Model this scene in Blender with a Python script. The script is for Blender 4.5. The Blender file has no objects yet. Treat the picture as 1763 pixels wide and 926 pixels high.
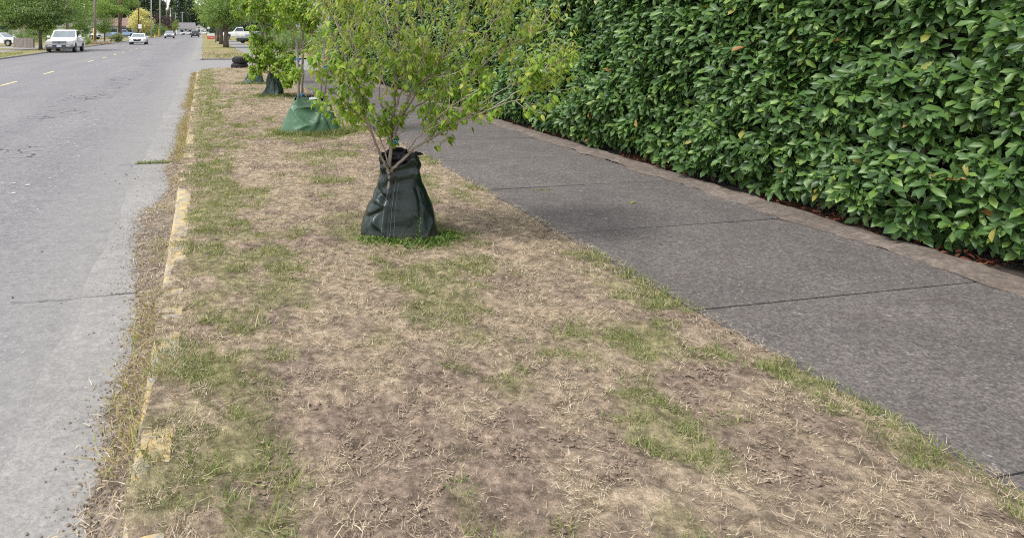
import bpy, math, random
import numpy as np
from mathutils import Vector, Matrix
S = bpy.context.scene
COL = S.collection
PI = math.pi
R = math.radians
random.seed(7)
rng = np.random.default_rng(7)

# ------------------------------------------------------------------ camera
YAW = R(11.77)                      # the camera looks this far to the right of the street's direction (+Y)
CY, SY = math.cos(YAW), math.sin(YAW)
CAM_H = 1.7
cam = bpy.data.cameras.new('camera')
camo = bpy.data.objects.new('camera', cam)
COL.objects.link(camo)
camo.location = (0, 0, CAM_H)
camo.rotation_euler = (PI / 2, 0, -YAW)
cam.sensor_width = 36
cam.lens = 36 * 1200 / 1763
cam.shift_x = (881.5 - 600) / 1763
cam.shift_y = -(463 - 53) / 1763
cam.clip_start = 0.05
cam.clip_end = 3000
cam.dof.use_dof = True
cam.dof.focus_distance = 7.0
cam.dof.aperture_fstop = 9.0
S.camera = camo

# ------------------------------------------------------------------ sky, sun, exposure
SUN_EL, SUN_AZ = R(58), R(-105)     # azimuth from +Y towards +X: high, from the left and a little behind
w = bpy.data.worlds.new('World')
S.world = w
w.use_nodes = True
nt = w.node_tree
bg = nt.nodes['Background']
sky = nt.nodes.new('ShaderNodeTexSky')
sky.sky_type = 'NISHITA'
sky.sun_disc = False
sky.sun_elevation = SUN_EL
sky.sun_rotation = SUN_AZ
sky.air_density = 1.0
sky.dust_density = 0.8
hs = nt.nodes.new('ShaderNodeHueSaturation')
hs.inputs['Saturation'].default_value = 0.22
nt.links.new(sky.outputs[0], hs.inputs['Color'])
nt.links.new(hs.outputs[0], bg.inputs['Color'])
bg.inputs['Strength'].default_value = 0.142
sl = bpy.data.lights.new('sun', 'SUN')
sl.energy = 1.8
sl.angle = R(15)
sl.color = (1.0, 0.97, 0.92)
so = bpy.data.objects.new('sun', sl)
COL.objects.link(so)
sd = Vector((math.sin(SUN_AZ) * math.cos(SUN_EL), math.cos(SUN_AZ) * math.cos(SUN_EL), math.sin(SUN_EL)))
so.rotation_euler = sd.to_track_quat('Z', 'Y').to_euler()
so.location = sd * 50
S.view_settings.view_transform = 'Standard'
S.view_settings.look = 'None'
S.view_settings.gamma = 1
S.view_settings.use_curve_mapping = False
S.view_settings.exposure = 0.95
S.cycles.max_bounces = 6
S.cycles.filter_width = 1.1
S.cycles.use_denoising = False
S.cycles.transparent_max_bounces = 4

# ------------------------------------------------------------------ survey helpers
def world(px, py, fw):
    """the point at depth fw (metres along the view axis) seen at photo position (px, py)"""
    r = (px - 600) / 1200 * fw
    return Vector((r * CY + fw * SY, -r * SY + fw * CY, CAM_H - (py - 53) / 1200 * fw))
def gp(px, py, z=0.0):
    fw = 1200 * (CAM_H - z) / (py - 53)
    return world(px, py, fw)
def pix(P):
    P = np.asarray(P, float)
    fw = P[..., 0] * SY + P[..., 1] * CY
    r = P[..., 0] * CY - P[..., 1] * SY
    return 600 + 1200 * r / fw, 53 + 1200 * (CAM_H - P[..., 2]) / fw, fw

# ------------------------------------------------------------------ value noise
def _hash(ix, iy, seed):
    h = (ix.astype(np.int64) * 374761393 + iy.astype(np.int64) * 668265263 + seed * 974711) & 0x7fffffff
    h = ((h ^ (h >> 13)) * 1274126177) & 0x7fffffff
    return ((h ^ (h >> 16)) & 0xffff) / 65535.0
def vnoise(x, y, seed=0):
    x = np.asarray(x, float); y = np.asarray(y, float)
    ix, iy = np.floor(x), np.floor(y)
    fx, fy = x - ix, y - iy
    fx = fx * fx * (3 - 2 * fx); fy = fy * fy * (3 - 2 * fy)
    a = _hash(ix, iy, seed); b = _hash(ix + 1, iy, seed); c = _hash(ix, iy + 1, seed); d = _hash(ix + 1, iy + 1, seed)
    return (a * (1 - fx) + b * fx) * (1 - fy) + (c * (1 - fx) + d * fx) * fy
def fbm(x, y, seed=0, oct=4):
    s = 0; a = 0.5; t = 0
    for k in range(oct):
        s = s + a * vnoise(np.asarray(x) * 2 ** k, np.asarray(y) * 2 ** k, seed + k * 17); t += a; a *= 0.5
    return s / t

# ------------------------------------------------------------------ objects
def tag(o, label=None, cat=None, group=None, kind=None):
    if label: o['label'] = label
    if cat: o['category'] = cat
    if group: o['group'] = group
    if kind: o['kind'] = kind
    return o
def empty(name, loc, rz=0.0, label=None, cat=None, group=None):
    o = bpy.data.objects.new(name, None)
    COL.objects.link(o)
    o.location = loc; o.rotation_euler = (0, 0, rz)
    o.empty_display_size = 0.2
    return tag(o, label, cat, group)
def link(name, me, parent=None, loc=None):
    o = bpy.data.objects.new(name, me)
    COL.objects.link(o)
    if parent is not None: o.parent = parent
    if loc is not None: o.location = loc
    return o
def kids(o): return list(o.children)
def copy_tree(o, parent=None):
    c = o.copy(); COL.objects.link(c)
    if parent is not None: c.parent = parent
    for ch in kids(o): copy_tree(ch, c)
    return c
def mesh_np(name, V, faces, m=None, smooth=True):
    """faces: list of (n,k) int arrays"""
    me = bpy.data.meshes.new(name)
    V = np.asarray(V, np.float32)
    me.vertices.add(len(V)); me.vertices.foreach_set('co', V.ravel())
    loops = np.concatenate([f.ravel() for f in faces]).astype(np.int32)
    tot = np.concatenate([np.full(len(f), f.shape[1], np.int32) for f in faces])
    start = np.concatenate([[0], np.cumsum(tot)[:-1]]).astype(np.int32)
    me.loops.add(len(loops)); me.loops.foreach_set('vertex_index', loops)
    me.polygons.add(len(tot)); me.polygons.foreach_set('loop_start', start)
    try: me.polygons.foreach_set('loop_total', tot)
    except Exception: pass
    me.polygons.foreach_set('use_smooth', np.full(len(tot), smooth))
    me.update(calc_edges=True); me.validate()
    if m: me.materials.append(m)
    return me

class MB:
    def __init__(s): s.v = []; s.f = []; s.mi = []; s.cur = 0
    def add(s, vs, fs):
        b = len(s.v); s.v.extend([tuple(p) for p in vs])
        for f in fs: s.f.append(tuple(i + b for i in f)); s.mi.append(s.cur)
    def box(s, c, d, rz=0.0, M=None):
        x, y, z = d[0] / 2, d[1] / 2, d[2] / 2
        vs = [Vector((sx * x, sy * y, sz * z)) for sz in (-1, 1) for sy in (-1, 1) for sx in (-1, 1)]
        m = M if M else Matrix.Rotation(rz, 4, 'Z')
        c = Vector(c)
        s.add([m @ p + c for p in vs], [(0, 2, 3, 1), (4, 5, 7, 6), (0, 1, 5, 4), (2, 6, 7, 3), (0, 4, 6, 2), (1, 3, 7, 5)])
        return s
    def tube(s, pts, rad, n=6, cap=True):
        pts = [Vector(p) for p in pts]
        if not hasattr(rad, '__len__'): rad = [rad] * len(pts)
        rings = []; u = None
        for i, p in enumerate(pts):
            t = (pts[min(i + 1, len(pts) - 1)] - pts[max(i - 1, 0)])
            if t.length < 1e-9: t = Vector((0, 0, 1))
            t.normalize()
            if u is None:
                u = t.orthogonal().normalized()
            else:
                u = u - t * u.dot(t)
                u = u.normalized() if u.length > 1e-6 else t.orthogonal().normalized()
            v = t.cross(u)
            rings.append([p + (u * math.cos(2 * PI * k / n) + v * math.sin(2 * PI * k / n)) * rad[i] for k in range(n)])
        vs = [q for r in rings for q in r]
        fs = []
        for i in range(len(pts) - 1):
            for k in range(n):
                fs.append((i * n + k, i * n + (k + 1) % n, (i + 1) * n + (k + 1) % n, (i + 1) * n + k))
        if cap:
            fs.append(tuple(range(n - 1, -1, -1))); fs.append(tuple(range((len(pts) - 1) * n, len(pts) * n)))
        s.add(vs, fs); return s
    def lathe(s, prof, n=16, c=(0, 0, 0), axis='Z', close=False):
        vs = []
        for (r, z) in prof:
            for k in range(n):
                a = 2 * PI * k / n
                p = (r * math.cos(a), r * math.sin(a), z)
                if axis == 'X': p = (p[2], p[0], p[1])
                if axis == 'Y': p = (p[0], p[2], p[1])
                vs.append((p[0] + c[0], p[1] + c[1], p[2] + c[2]))
        fs = []; m = len(prof)
        for i in range(m if close else m - 1):
            for k in range(n):
                a, b = i * n + k, i * n + (k + 1) % n
                j = (i + 1) % m
                fs.append((a, b, j * n + (k + 1) % n, j * n + k))
        if not close:
            if prof[0][0] > 1e-6: fs.append(tuple(range(n - 1, -1, -1)))
            if prof[-1][0] > 1e-6: fs.append(tuple(range((m - 1) * n, m * n)))
        s.add(vs, fs); return s
    def loft(s, rings, cap=True):
        n = len(rings[0]); vs = [p for r in rings for p in r]; fs = []
        for i in range(len(rings) - 1):
            for k in range(n):
                fs.append((i * n + k, i * n + (k + 1) % n, (i + 1) * n + (k + 1) % n, (i + 1) * n + k))
        if cap:
            fs.append(tuple(range(n - 1, -1, -1))); fs.append(tuple(range((len(rings) - 1) * n, len(rings) * n)))
        s.add(vs, fs); return s
    def poly(s, vs): s.add(vs, [tuple(range(len(vs)))]); return s
    def mesh(s, name, m, smooth=False, sharp=None):
        me = bpy.data.meshes.new(name)
        me.from_pydata(s.v, [], s.f)
        for k in (m if isinstance(m, (list, tuple)) else [m]): me.materials.append(k)
        if any(s.mi): me.polygons.foreach_set('material_index', s.mi)
        if smooth or sharp:
            me.polygons.foreach_set('use_smooth', [True] * len(me.polygons))
            if sharp:
                try: me.set_sharp_from_angle(angle=R(sharp))
                except Exception: pass
        me.update(); return me
    def build(s, name, m, parent=None, smooth=False, sharp=None, bev=0.0, loc=None):
        o = link(name, s.mesh(name, m, smooth, sharp), parent, loc)
        if bev:
            b = o.modifiers.new('bevel', 'BEVEL'); b.width = bev; b.segments = 2; b.limit_method = 'ANGLE'
        return o

# ------------------------------------------------------------------ materials
def new_mat(name):
    m = bpy.data.materials.new(name); m.use_nodes = True
    return m, m.node_tree, m.node_tree.nodes['Principled BSDF']
def nd(nt, typ, **kw):
    n = nt.nodes.new(typ)
    for k, v in kw.items():
        if k in n.inputs: n.inputs[k].default_value = v
        else: setattr(n, k, v)
    return n
def c4(c): return (c[0], c[1], c[2], 1)
def mixc(nt, fac, a, b, blend='MIX'):
    n = nt.nodes.new('ShaderNodeMix'); n.data_type = 'RGBA'; n.blend_type = blend
    for sock, v in ((n.inputs[0], fac), (n.inputs[6], a), (n.inputs[7], b)):
        if isinstance(v, (int, float)): sock.default_value = v
        elif isinstance(v, tuple): sock.default_value = c4(v)
        else: nt.links.new(v, sock)
    return n.outputs[2]
def ramp(nt, src, stops, interp='LINEAR'):
    n = nt.nodes.new('ShaderNodeValToRGB'); n.color_ramp.interpolation = interp
    el = n.color_ramp.elements
    while len(el) < len(stops): el.new(0.5)
    for e, (p, c) in zip(el, stops):
        e.position = p; e.color = c4(c) if isinstance(c, tuple) else (c, c, c, 1)
    nt.links.new(src, n.inputs[0]); return n.outputs[0]
def noise(nt, scale, detail=4, rough=0.6, coord=None, dist=0.0, out='Fac'):
    n = nd(nt, 'ShaderNodeTexNoise'); n.inputs['Scale'].default_value = scale; n.inputs['Detail'].default_value = detail
    n.inputs['Roughness'].default_value = rough; n.inputs['Distortion'].default_value = dist
    if coord is not None: nt.links.new(coord, n.inputs['Vector'])
    return n.outputs[0 if out == 'Fac' else 1]
def coords(nt, scale=None, obj=True):
    t = nt.nodes.new('ShaderNodeTexCoord').outputs['Object'] if obj else nt.nodes.new('ShaderNodeNewGeometry').outputs['Position']
    if scale:
        mp = nd(nt, 'ShaderNodeMapping'); mp.inputs['Scale'].default_value = scale; nt.links.new(t, mp.inputs['Vector']); t = mp.outputs[0]
    return t
def bump(nt, bs, h, strength=0.3, dist=0.01):
    b = nd(nt, 'ShaderNodeBump'); b.inputs['Strength'].default_value = strength; b.inputs['Distance'].default_value = dist
    nt.links.new(h, b.inputs['Height']); nt.links.new(b.outputs[0], bs.inputs['Normal']); return b
def plain(name, col, rough=0.6, metal=0.0, var=0.12, scale=12.0, bmp=0.0, spec=None, coat=0.0):
    m, nt, bs = new_mat(name)
    co = coords(nt)
    f = noise(nt, scale, 4, 0.6, co)
    a = tuple(x * (1 - var) for x in col); b = tuple(min(1, x * (1 + var)) for x in col)
    nt.links.new(ramp(nt, f, [(0.3, a), (0.7, b)]), bs.inputs['Base Color'])
    bs.inputs['Roughness'].default_value = rough; bs.inputs['Metallic'].default_value = metal
    if coat: bs.inputs['Coat Weight'].default_value = coat; bs.inputs['Coat Roughness'].default_value = 0.08
    if spec is not None: bs.inputs['Specular IOR Level'].default_value = spec
    if bmp: bump(nt, bs, noise(nt, scale * 6, 4, 0.6, co), bmp, 0.01)
    return m
def leaf_mat(name, stops, rough=0.45, transl=0.3, spec=0.5, tcol=None, patch=None):
    """foliage: colour picked per leaf, part of the light passes through the blade"""
    m, nt, bs = new_mat(name)
    g = nt.nodes.new('ShaderNodeNewGeometry')
    oi = nt.nodes.new('ShaderNodeObjectInfo')
    ad = nd(nt, 'ShaderNodeMath', operation='ADD'); nt.links.new(g.outputs['Random Per Island'], ad.inputs[0]); nt.links.new(oi.outputs['Random'], ad.inputs[1])
    fr = nd(nt, 'ShaderNodeMath', operation='FRACT'); nt.links.new(ad.outputs[0], fr.inputs[0])
    c = ramp(nt, fr.outputs[0], stops)
    if patch:
        p = noise(nt, patch, 2, 0.5, g.outputs['Position'])
        c = mixc(nt, ramp(nt, p, [(0.35, 0.0), (0.65, 1.0)]), c, mixc(nt, 0.5, c, tuple(stops[-1][1])))
    nt.links.new(c, bs.inputs['Base Color'])
    bs.inputs['Roughness'].default_value = rough
    bs.inputs['Specular IOR Level'].default_value = spec
    if transl:
        tr = nd(nt, 'ShaderNodeBsdfTranslucent')
        tc = mixc(nt, 1.0, c, tcol or (1.5, 1.4, 0.6), 'MULTIPLY')
        nt.links.new(tc, tr.inputs['Color'])
        mx = nd(nt, 'ShaderNodeMixShader'); mx.inputs[0].default_value = transl
        nt.links.new(bs.outputs[0], mx.inputs[1]); nt.links.new(tr.outputs[0], mx.inputs[2])
        nt.links.new(mx.outputs[0], nt.nodes['Material Output'].inputs['Surface'])
    return m

def grain(nt, P, c, layers):
    for sc, lo, hi in layers:
        f = noise(nt, sc, 3, 0.7, P)
        c = mixc(nt, 1.0, c, ramp(nt, f, [(0.36, (lo, lo, lo)), (0.5, (1, 1, 1)), (0.64, (hi, hi, hi * .99))]), 'MULTIPLY')
    return c
def asphalt_mat():
    m, nt, bs = new_mat('old_asphalt')
    P = coords(nt)
    big = noise(nt, 0.35, 4, 0.6, P)
    st = noise(nt, 1.0, 4, 0.6, coords(nt, (1.2, 0.10, 1)))
    c = ramp(nt, big, [(0.25, (0.170, 0.161, 0.166)), (0.75, (0.208, 0.198, 0.203))])
    c = mixc(nt, 0.4, c, ramp(nt, st, [(0.3, (0.165, 0.16, 0.17)), (0.7, (0.26, 0.25, 0.255))]))
    c = grain(nt, P, c, ((14, .84, 1.17), (45, .76, 1.26)))
    sxx = nd(nt, 'ShaderNodeSeparateXYZ'); nt.links.new(P, sxx.inputs[0])
    # the strip next to the gutter has worn down to pale fines
    gx = nd(nt, 'ShaderNodeMath', operation='MULTIPLY_ADD'); gx.inputs[1].default_value = 0.9; nt.links.new(noise(nt, 1.1, 5, 0.65, P), gx.inputs[0]); nt.links.new(sxx.outputs[0], gx.inputs[2])
    mr = nd(nt, 'ShaderNodeMapRange'); mr.inputs['From Min'].default_value = -1.35; mr.inputs['From Max'].default_value = -0.25; nt.links.new(gx.outputs[0], mr.inputs['Value'])
    c = mixc(nt, mr.outputs[0], c, grain(nt, P, (0.248, 0.236, 0.229), ((30, .85, 1.15), (8, .9, 1.1))))
    fine = noise(nt, 130, 3, 0.8, P)
    c = mixc(nt, 0.55, c, ramp(nt, fine, [(0.30, (0.55, 0.55, 0.55)), (0.5, (1, 1, 1)), (0.72, (1.5, 1.5, 1.5))]), 'MULTIPLY')
    vs = nd(nt, 'ShaderNodeTexVoronoi', Scale=85.0); nt.links.new(P, vs.inputs['Vector'])
    sp = ramp(nt, vs.outputs['Color'], [(0.91, 0.0), (0.95, 1.0)])
    c = mixc(nt, sp, c, (0.36, 0.35, 0.345))
    # alligator cracks in a band of the near lane
    sx = nd(nt, 'ShaderNodeSeparateXYZ'); nt.links.new(P, sx.inputs[0])
    wv = nd(nt, 'ShaderNodeVectorMath', operation='ADD')
    nt.links.new(P, wv.inputs[0]); 
    wn = noise(nt, 3.0, 3, 0.6, P, out='Color')
    wsc = nd(nt, 'ShaderNodeVectorMath', operation='SCALE'); wsc.inputs['Scale'].default_value = 0.25
    nt.links.new(wn, wsc.inputs[0]); nt.links.new(wsc.outputs[0], wv.inputs[1])
    ve = nd(nt, 'ShaderNodeTexVoronoi', feature='DISTANCE_TO_EDGE', Scale=2.4); nt.links.new(wv.outputs[0], ve.inputs['Vector'])
    line = ramp(nt, ve.outputs['Distance'], [(0.0, 1.0), (0.022, 1.0), (0.04, 0.0)])
    band = nd(nt, 'ShaderNodeMath', operation='COMPARE'); band.inputs[1].default_value = -3.0; band.inputs[2].default_value = 0.62
    nt.links.new(sx.outputs[0], band.inputs[0])
    msk = ramp(nt, noise(nt, 0.5, 3, 0.6, P), [(0.50, 0.0), (0.58, 1.0)])
    f1 = nd(nt, 'ShaderNodeMath', operation='MULTIPLY'); nt.links.new(line, f1.inputs[0]); nt.links.new(msk, f1.inputs[1])
    f2 = nd(nt, 'ShaderNodeMath', operation='MULTIPLY'); nt.links.new(f1.outputs[0], f2.inputs[0]); nt.links.new(band.outputs[0], f2.inputs[1])
    c = mixc(nt, f2.outputs[0], c, (0.05, 0.05, 0.053))
    # white scrapes left along the lane
    v2 = nd(nt, 'ShaderNodeTexVoronoi', Scale=5.0); nt.links.new(coords(nt, (1.6, 0.9, 1)), v2.inputs['Vector'])
    sm = ramp(nt, v2.outputs['Distance'], [(0.05, 1.0), (0.11, 0.0)])
    keep = ramp(nt, v2.outputs['Color'], [(0.72, 0.0), (0.75, 1.0)])
    b2 = nd(nt, 'ShaderNodeMath', operation='COMPARE'); b2.inputs[1].default_value = -2.05; b2.inputs[2].default_value = 0.42
    nt.links.new(sx.outputs[0], b2.inputs[0])
    g1 = nd(nt, 'ShaderNodeMath', operation='MULTIPLY'); nt.links.new(sm, g1.inputs[0]); nt.links.new(keep, g1.inputs[1])
    g2 = nd(nt, 'ShaderNodeMath', operation='MULTIPLY'); nt.links.new(g1.outputs[0], g2.inputs[0]); nt.links.new(b2.outputs[0], g2.inputs[1])
    g3 = nd(nt, 'ShaderNodeMath', operation='MULTIPLY'); nt.links.new(g2.outputs[0], g3.inputs[0])
    nt.links.new(ramp(nt, noise(nt, 60, 3, 0.7, P), [(0.42, 0.0), (0.5, 1.0)]), g3.inputs[1])
    c = mixc(nt, g3.outputs[0], c, (0.72, 0.72, 0.72))
    nt.links.new(c, bs.inputs['Base Color'])
    bs.inputs['Roughness'].default_value = 0.85
    bump(nt, bs, fine, 0.5, 0.006)
    return m
def concrete_mat(name, lo, hi, speck=None, fine_scale=160, bmp=0.3, stain=None, gr=((16, .88, 1.12), (50, .86, 1.14))):
    m, nt, bs = new_mat(name)
    P = coords(nt, obj=False)
    c = ramp(nt, noise(nt, 0.9, 5, 0.65, P), [(0.25, lo), (0.75, hi)])
    c = grain(nt, P, c, gr)
    if speck:
        oi = nt.nodes.new('ShaderNodeObjectInfo')
        c = mixc(nt, 1.0, c, ramp(nt, oi.outputs['Random'], [(0.0, (.90, .90, .91)), (1.0, (1.10, 1.08, 1.06))]), 'MULTIPLY')
    fine = noise(nt, fine_scale, 3, 0.8, P)
    c = mixc(nt, 0.6, c, ramp(nt, fine, [(0.28, (0.55, 0.55, 0.55)), (0.5, (1, 1, 1)), (0.75, (1.5, 1.5, 1.48))]), 'MULTIPLY')
    if stain:
        c = mixc(nt, ramp(nt, noise(nt, 3.0, 5, 0.7, P), [(0.55, 0.0), (0.75, 0.7)]), c, stain)
    if speck:
        v = nd(nt, 'ShaderNodeTexVoronoi', Scale=48.0); nt.links.new(P, v.inputs['Vector'])
        f = ramp(nt, v.outputs['Color'], [(0.84, 0.0), (0.90, 0.8)])
        d = ramp(nt, v.outputs['Distance'], [(0.25, 1.0), (0.45, 0.0)])
        k = nd(nt, 'ShaderNodeMath', operation='MULTIPLY'); nt.links.new(f, k.inputs[0]); nt.links.new(d, k.inputs[1])
        c = mixc(nt, k.outputs[0], c, speck)
        v = nd(nt, 'ShaderNodeTexVoronoi', Scale=7.0); nt.links.new(P, v.inputs['Vector'])
        f = ramp(nt, v.outputs['Color'], [(0.70, 0.0), (0.74, 1.0)])
        d = ramp(nt, v.outputs['Distance'], [(0.08, 0.8), (0.2, 0.0)])
        k = nd(nt, 'ShaderNodeMath', operation='MULTIPLY'); nt.links.new(f, k.inputs[0]); nt.links.new(d, k.inputs[1])
        k2 = nd(nt, 'ShaderNodeMath', operation='MULTIPLY'); nt.links.new(k.outputs[0], k2.inputs[0])
        nt.links.new(ramp(nt, noise(nt, 40, 3, 0.7, P), [(0.45, 0.0), (0.55, 1.0)]), k2.inputs[1])
        c = mixc(nt, k2.outputs[0], c, speck)
    nt.links.new(c, bs.inputs['Base Color']); bs.inputs['Roughness'].default_value = 0.88
    bump(nt, bs, fine, bmp, 0.006)
    return m
def verge_mat():
    m, nt, bs = new_mat('dry_verge_soil')
    P = coords(nt, obj=False)
    at = nd(nt, 'ShaderNodeAttribute', attribute_name='cover')
    sp = nd(nt, 'ShaderNodeSeparateColor'); nt.links.new(at.outputs['Color'], sp.inputs[0])
    f = noise(nt, 26, 5, 0.75, P)
    f2 = noise(nt, 160, 3, 0.8, P)
    soil = ramp(nt, f, [(0.3, (0.150, 0.108, 0.080)), (0.7, (0.33, 0.255, 0.20))])
    straw = ramp(nt, f, [(0.3, (0.20, 0.150, 0.105)), (0.7, (0.46, 0.37, 0.265))])
    green = ramp(nt, f, [(0.3, (0.13, 0.135, 0.05)), (0.7, (0.27, 0.265, 0.11))])
    c = mixc(nt, sp.outputs[2], soil, straw)
    c = mixc(nt, sp.outputs[1], c, green)
    c = grain(nt, P, c, ((5, .78, 1.22), (17, .62, 1.4)))
    c = mixc(nt, 0.7, c, ramp(nt, f2, [(0.3, (0.5, 0.5, 0.5)), (0.5, (1, 1, 1)), (0.7, (1.5, 1.45, 1.4))]), 'MULTIPLY')
    nt.links.new(c, bs.inputs['Base Color']); bs.inputs['Roughness'].default_value = 0.95
    bs.inputs['Specular IOR Level'].default_value = 0.15
    bump(nt, bs, f2, 0.7, 0.02)
    return m
def lawn_mat(name='lawn'):
    m, nt, bs = new_mat(name)
    P = coords(nt, obj=False)
    a = noise(nt, 0.6, 4, 0.6, P); b = noise(nt, 9, 4, 0.7, P)
    c = ramp(nt, a, [(0.3, (0.12, 0.15, 0.035)), (0.5, (0.25, 0.22, 0.085)), (0.7, (0.36, 0.29, 0.15))])
    c = mixc(nt, 0.6, c, ramp(nt, b, [(0.3, (0.6, 0.6, 0.6)), (0.7, (1.35, 1.3, 1.2))]), 'MULTIPLY')
    nt.links.new(c, bs.inputs['Base Color']); bs.inputs['Roughness'].default_value = 0.95
    bump(nt, bs, b, 0.6, 0.05)
    return m
def bag_mat(name, lo, hi, rough=0.32, dirt=(0.16, 0.13, 0.10)):
    m, nt, bs = new_mat(name)
    P = coords(nt)
    c = ramp(nt, noise(nt, 4, 4, 0.6, P), [(0.3, lo), (0.7, hi)])
    sx = nd(nt, 'ShaderNodeSeparateXYZ'); nt.links.new(P, sx.inputs[0])
    # soil splashed up the lowest hand's breadth
    ad = nd(nt, 'ShaderNodeMath', operation='MULTIPLY_ADD'); ad.inputs[1].default_value = -7.0; ad.inputs[2].default_value = 0.62
    nt.links.new(sx.outputs[2], ad.inputs[0])
    ds = nd(nt, 'ShaderNodeMath', operation='MULTIPLY'); ds.use_clamp = True
    nt.links.new(ad.outputs[0], ds.inputs[0]); nt.links.new(ramp(nt, noise(nt, 11, 5, 0.7, P), [(0.35, 0.0), (0.7, 1.0)]), ds.inputs[1])
    c = mixc(nt, ds.outputs[0], c, dirt)
    dust = ramp(nt, noise(nt, 30, 5, 0.75, P), [(0.6, 0.0), (0.85, 0.14)])
    c = mixc(nt, dust, c, (0.20, 0.21, 0.19))
    nt.links.new(c, bs.inputs['Base Color'])
    nt.links.new(ramp(nt, noise(nt, 9, 4, 0.6, P), [(0.3, rough - 0.06), (0.75, rough + 0.2)]), bs.inputs['Roughness'])
    # woven tape weave and small crumples
    w1 = nd(nt, 'ShaderNodeTexWave', wave_type='BANDS', bands_direction='Z', Scale=60.0); nt.links.new(P, w1.inputs['Vector'])
    b1 = nd(nt, 'ShaderNodeBump'); b1.inputs['Strength'].default_value = 0.06; b1.inputs['Distance'].default_value = 0.003
    nt.links.new(w1.outputs['Fac'], b1.inputs['Height'])
    b2 = nd(nt, 'ShaderNodeBump'); b2.inputs['Strength'].default_value = 0.35; b2.inputs['Distance'].default_value = 0.02
    nt.links.new(noise(nt, 9, 3, 0.55, P, 1.2), b2.inputs['Height']); nt.links.new(b1.outputs[0], b2.inputs['Normal'])
    nt.links.new(b2.outputs[0], bs.inputs['Normal'])
    return m
def bark_mat(name, lo, hi, scale=(14, 14, 3)):
    m, nt, bs = new_mat(name)
    f = noise(nt, 1.0, 5, 0.7, coords(nt, scale, obj=False))
    nt.links.new(ramp(nt, f, [(0.3, lo), (0.7, hi)]), bs.inputs['Base Color'])
    bs.inputs['Roughness'].default_value = 0.9
    bump(nt, bs, f, 0.6, 0.01)
    return m
def glass_mat(name='vehicle_glass', col=(0.03, 0.04, 0.045)):
    m, nt, bs = new_mat(name)
    nt.links.new(ramp(nt, noise(nt, 2, 2, 0.5, coords(nt)), [(0.3, col), (0.7, tuple(x * 1.4 for x in col))]), bs.inputs['Base Color'])
    bs.inputs['Roughness'].default_value = 0.05; bs.inputs['Specular IOR Level'].default_value = 0.9
    return m
def shingle_mat(name, lo, hi):
    m, nt, bs = new_mat(name)
    P = coords(nt)
    b = nd(nt, 'ShaderNodeTexBrick', Scale=3.0); b.inputs['Color1'].default_value = c4(lo); b.inputs['Color2'].default_value = c4(hi)
    b.inputs['Mortar'].default_value = c4(tuple(x * 0.6 for x in lo)); b.inputs['Mortar Size'].default_value = 0.02
    nt.links.new(P, b.inputs['Vector'])
    nt.links.new(b.outputs['Color'], bs.inputs['Base Color']); bs.inputs['Roughness'].default_value = 0.9
    return m
def kerb_mat():
    m, nt, bs = new_mat('worn_yellow_kerb_paint')
    P = coords(nt, obj=False)
    f = noise(nt, 9, 5, 0.75, P)
    conc = ramp(nt, noise(nt, 60, 3, 0.7, P), [(0.3, (0.24, 0.23, 0.21)), (0.7, (0.36, 0.34, 0.31))])
    yel = ramp(nt, noise(nt, 30, 4, 0.7, P), [(0.3, (0.50, 0.35, 0.11)), (0.7, (0.66, 0.50, 0.21))])
    c = mixc(nt, ramp(nt, f, [(0.40, 0.0), (0.62, 1.0)]), conc, yel)
    nt.links.new(c, bs.inputs['Base Color']); bs.inputs['Roughness'].default_value = 0.85
    bump(nt, bs, noise(nt, 60, 3, 0.7, P), 0.4, 0.006)
    return m

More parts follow.
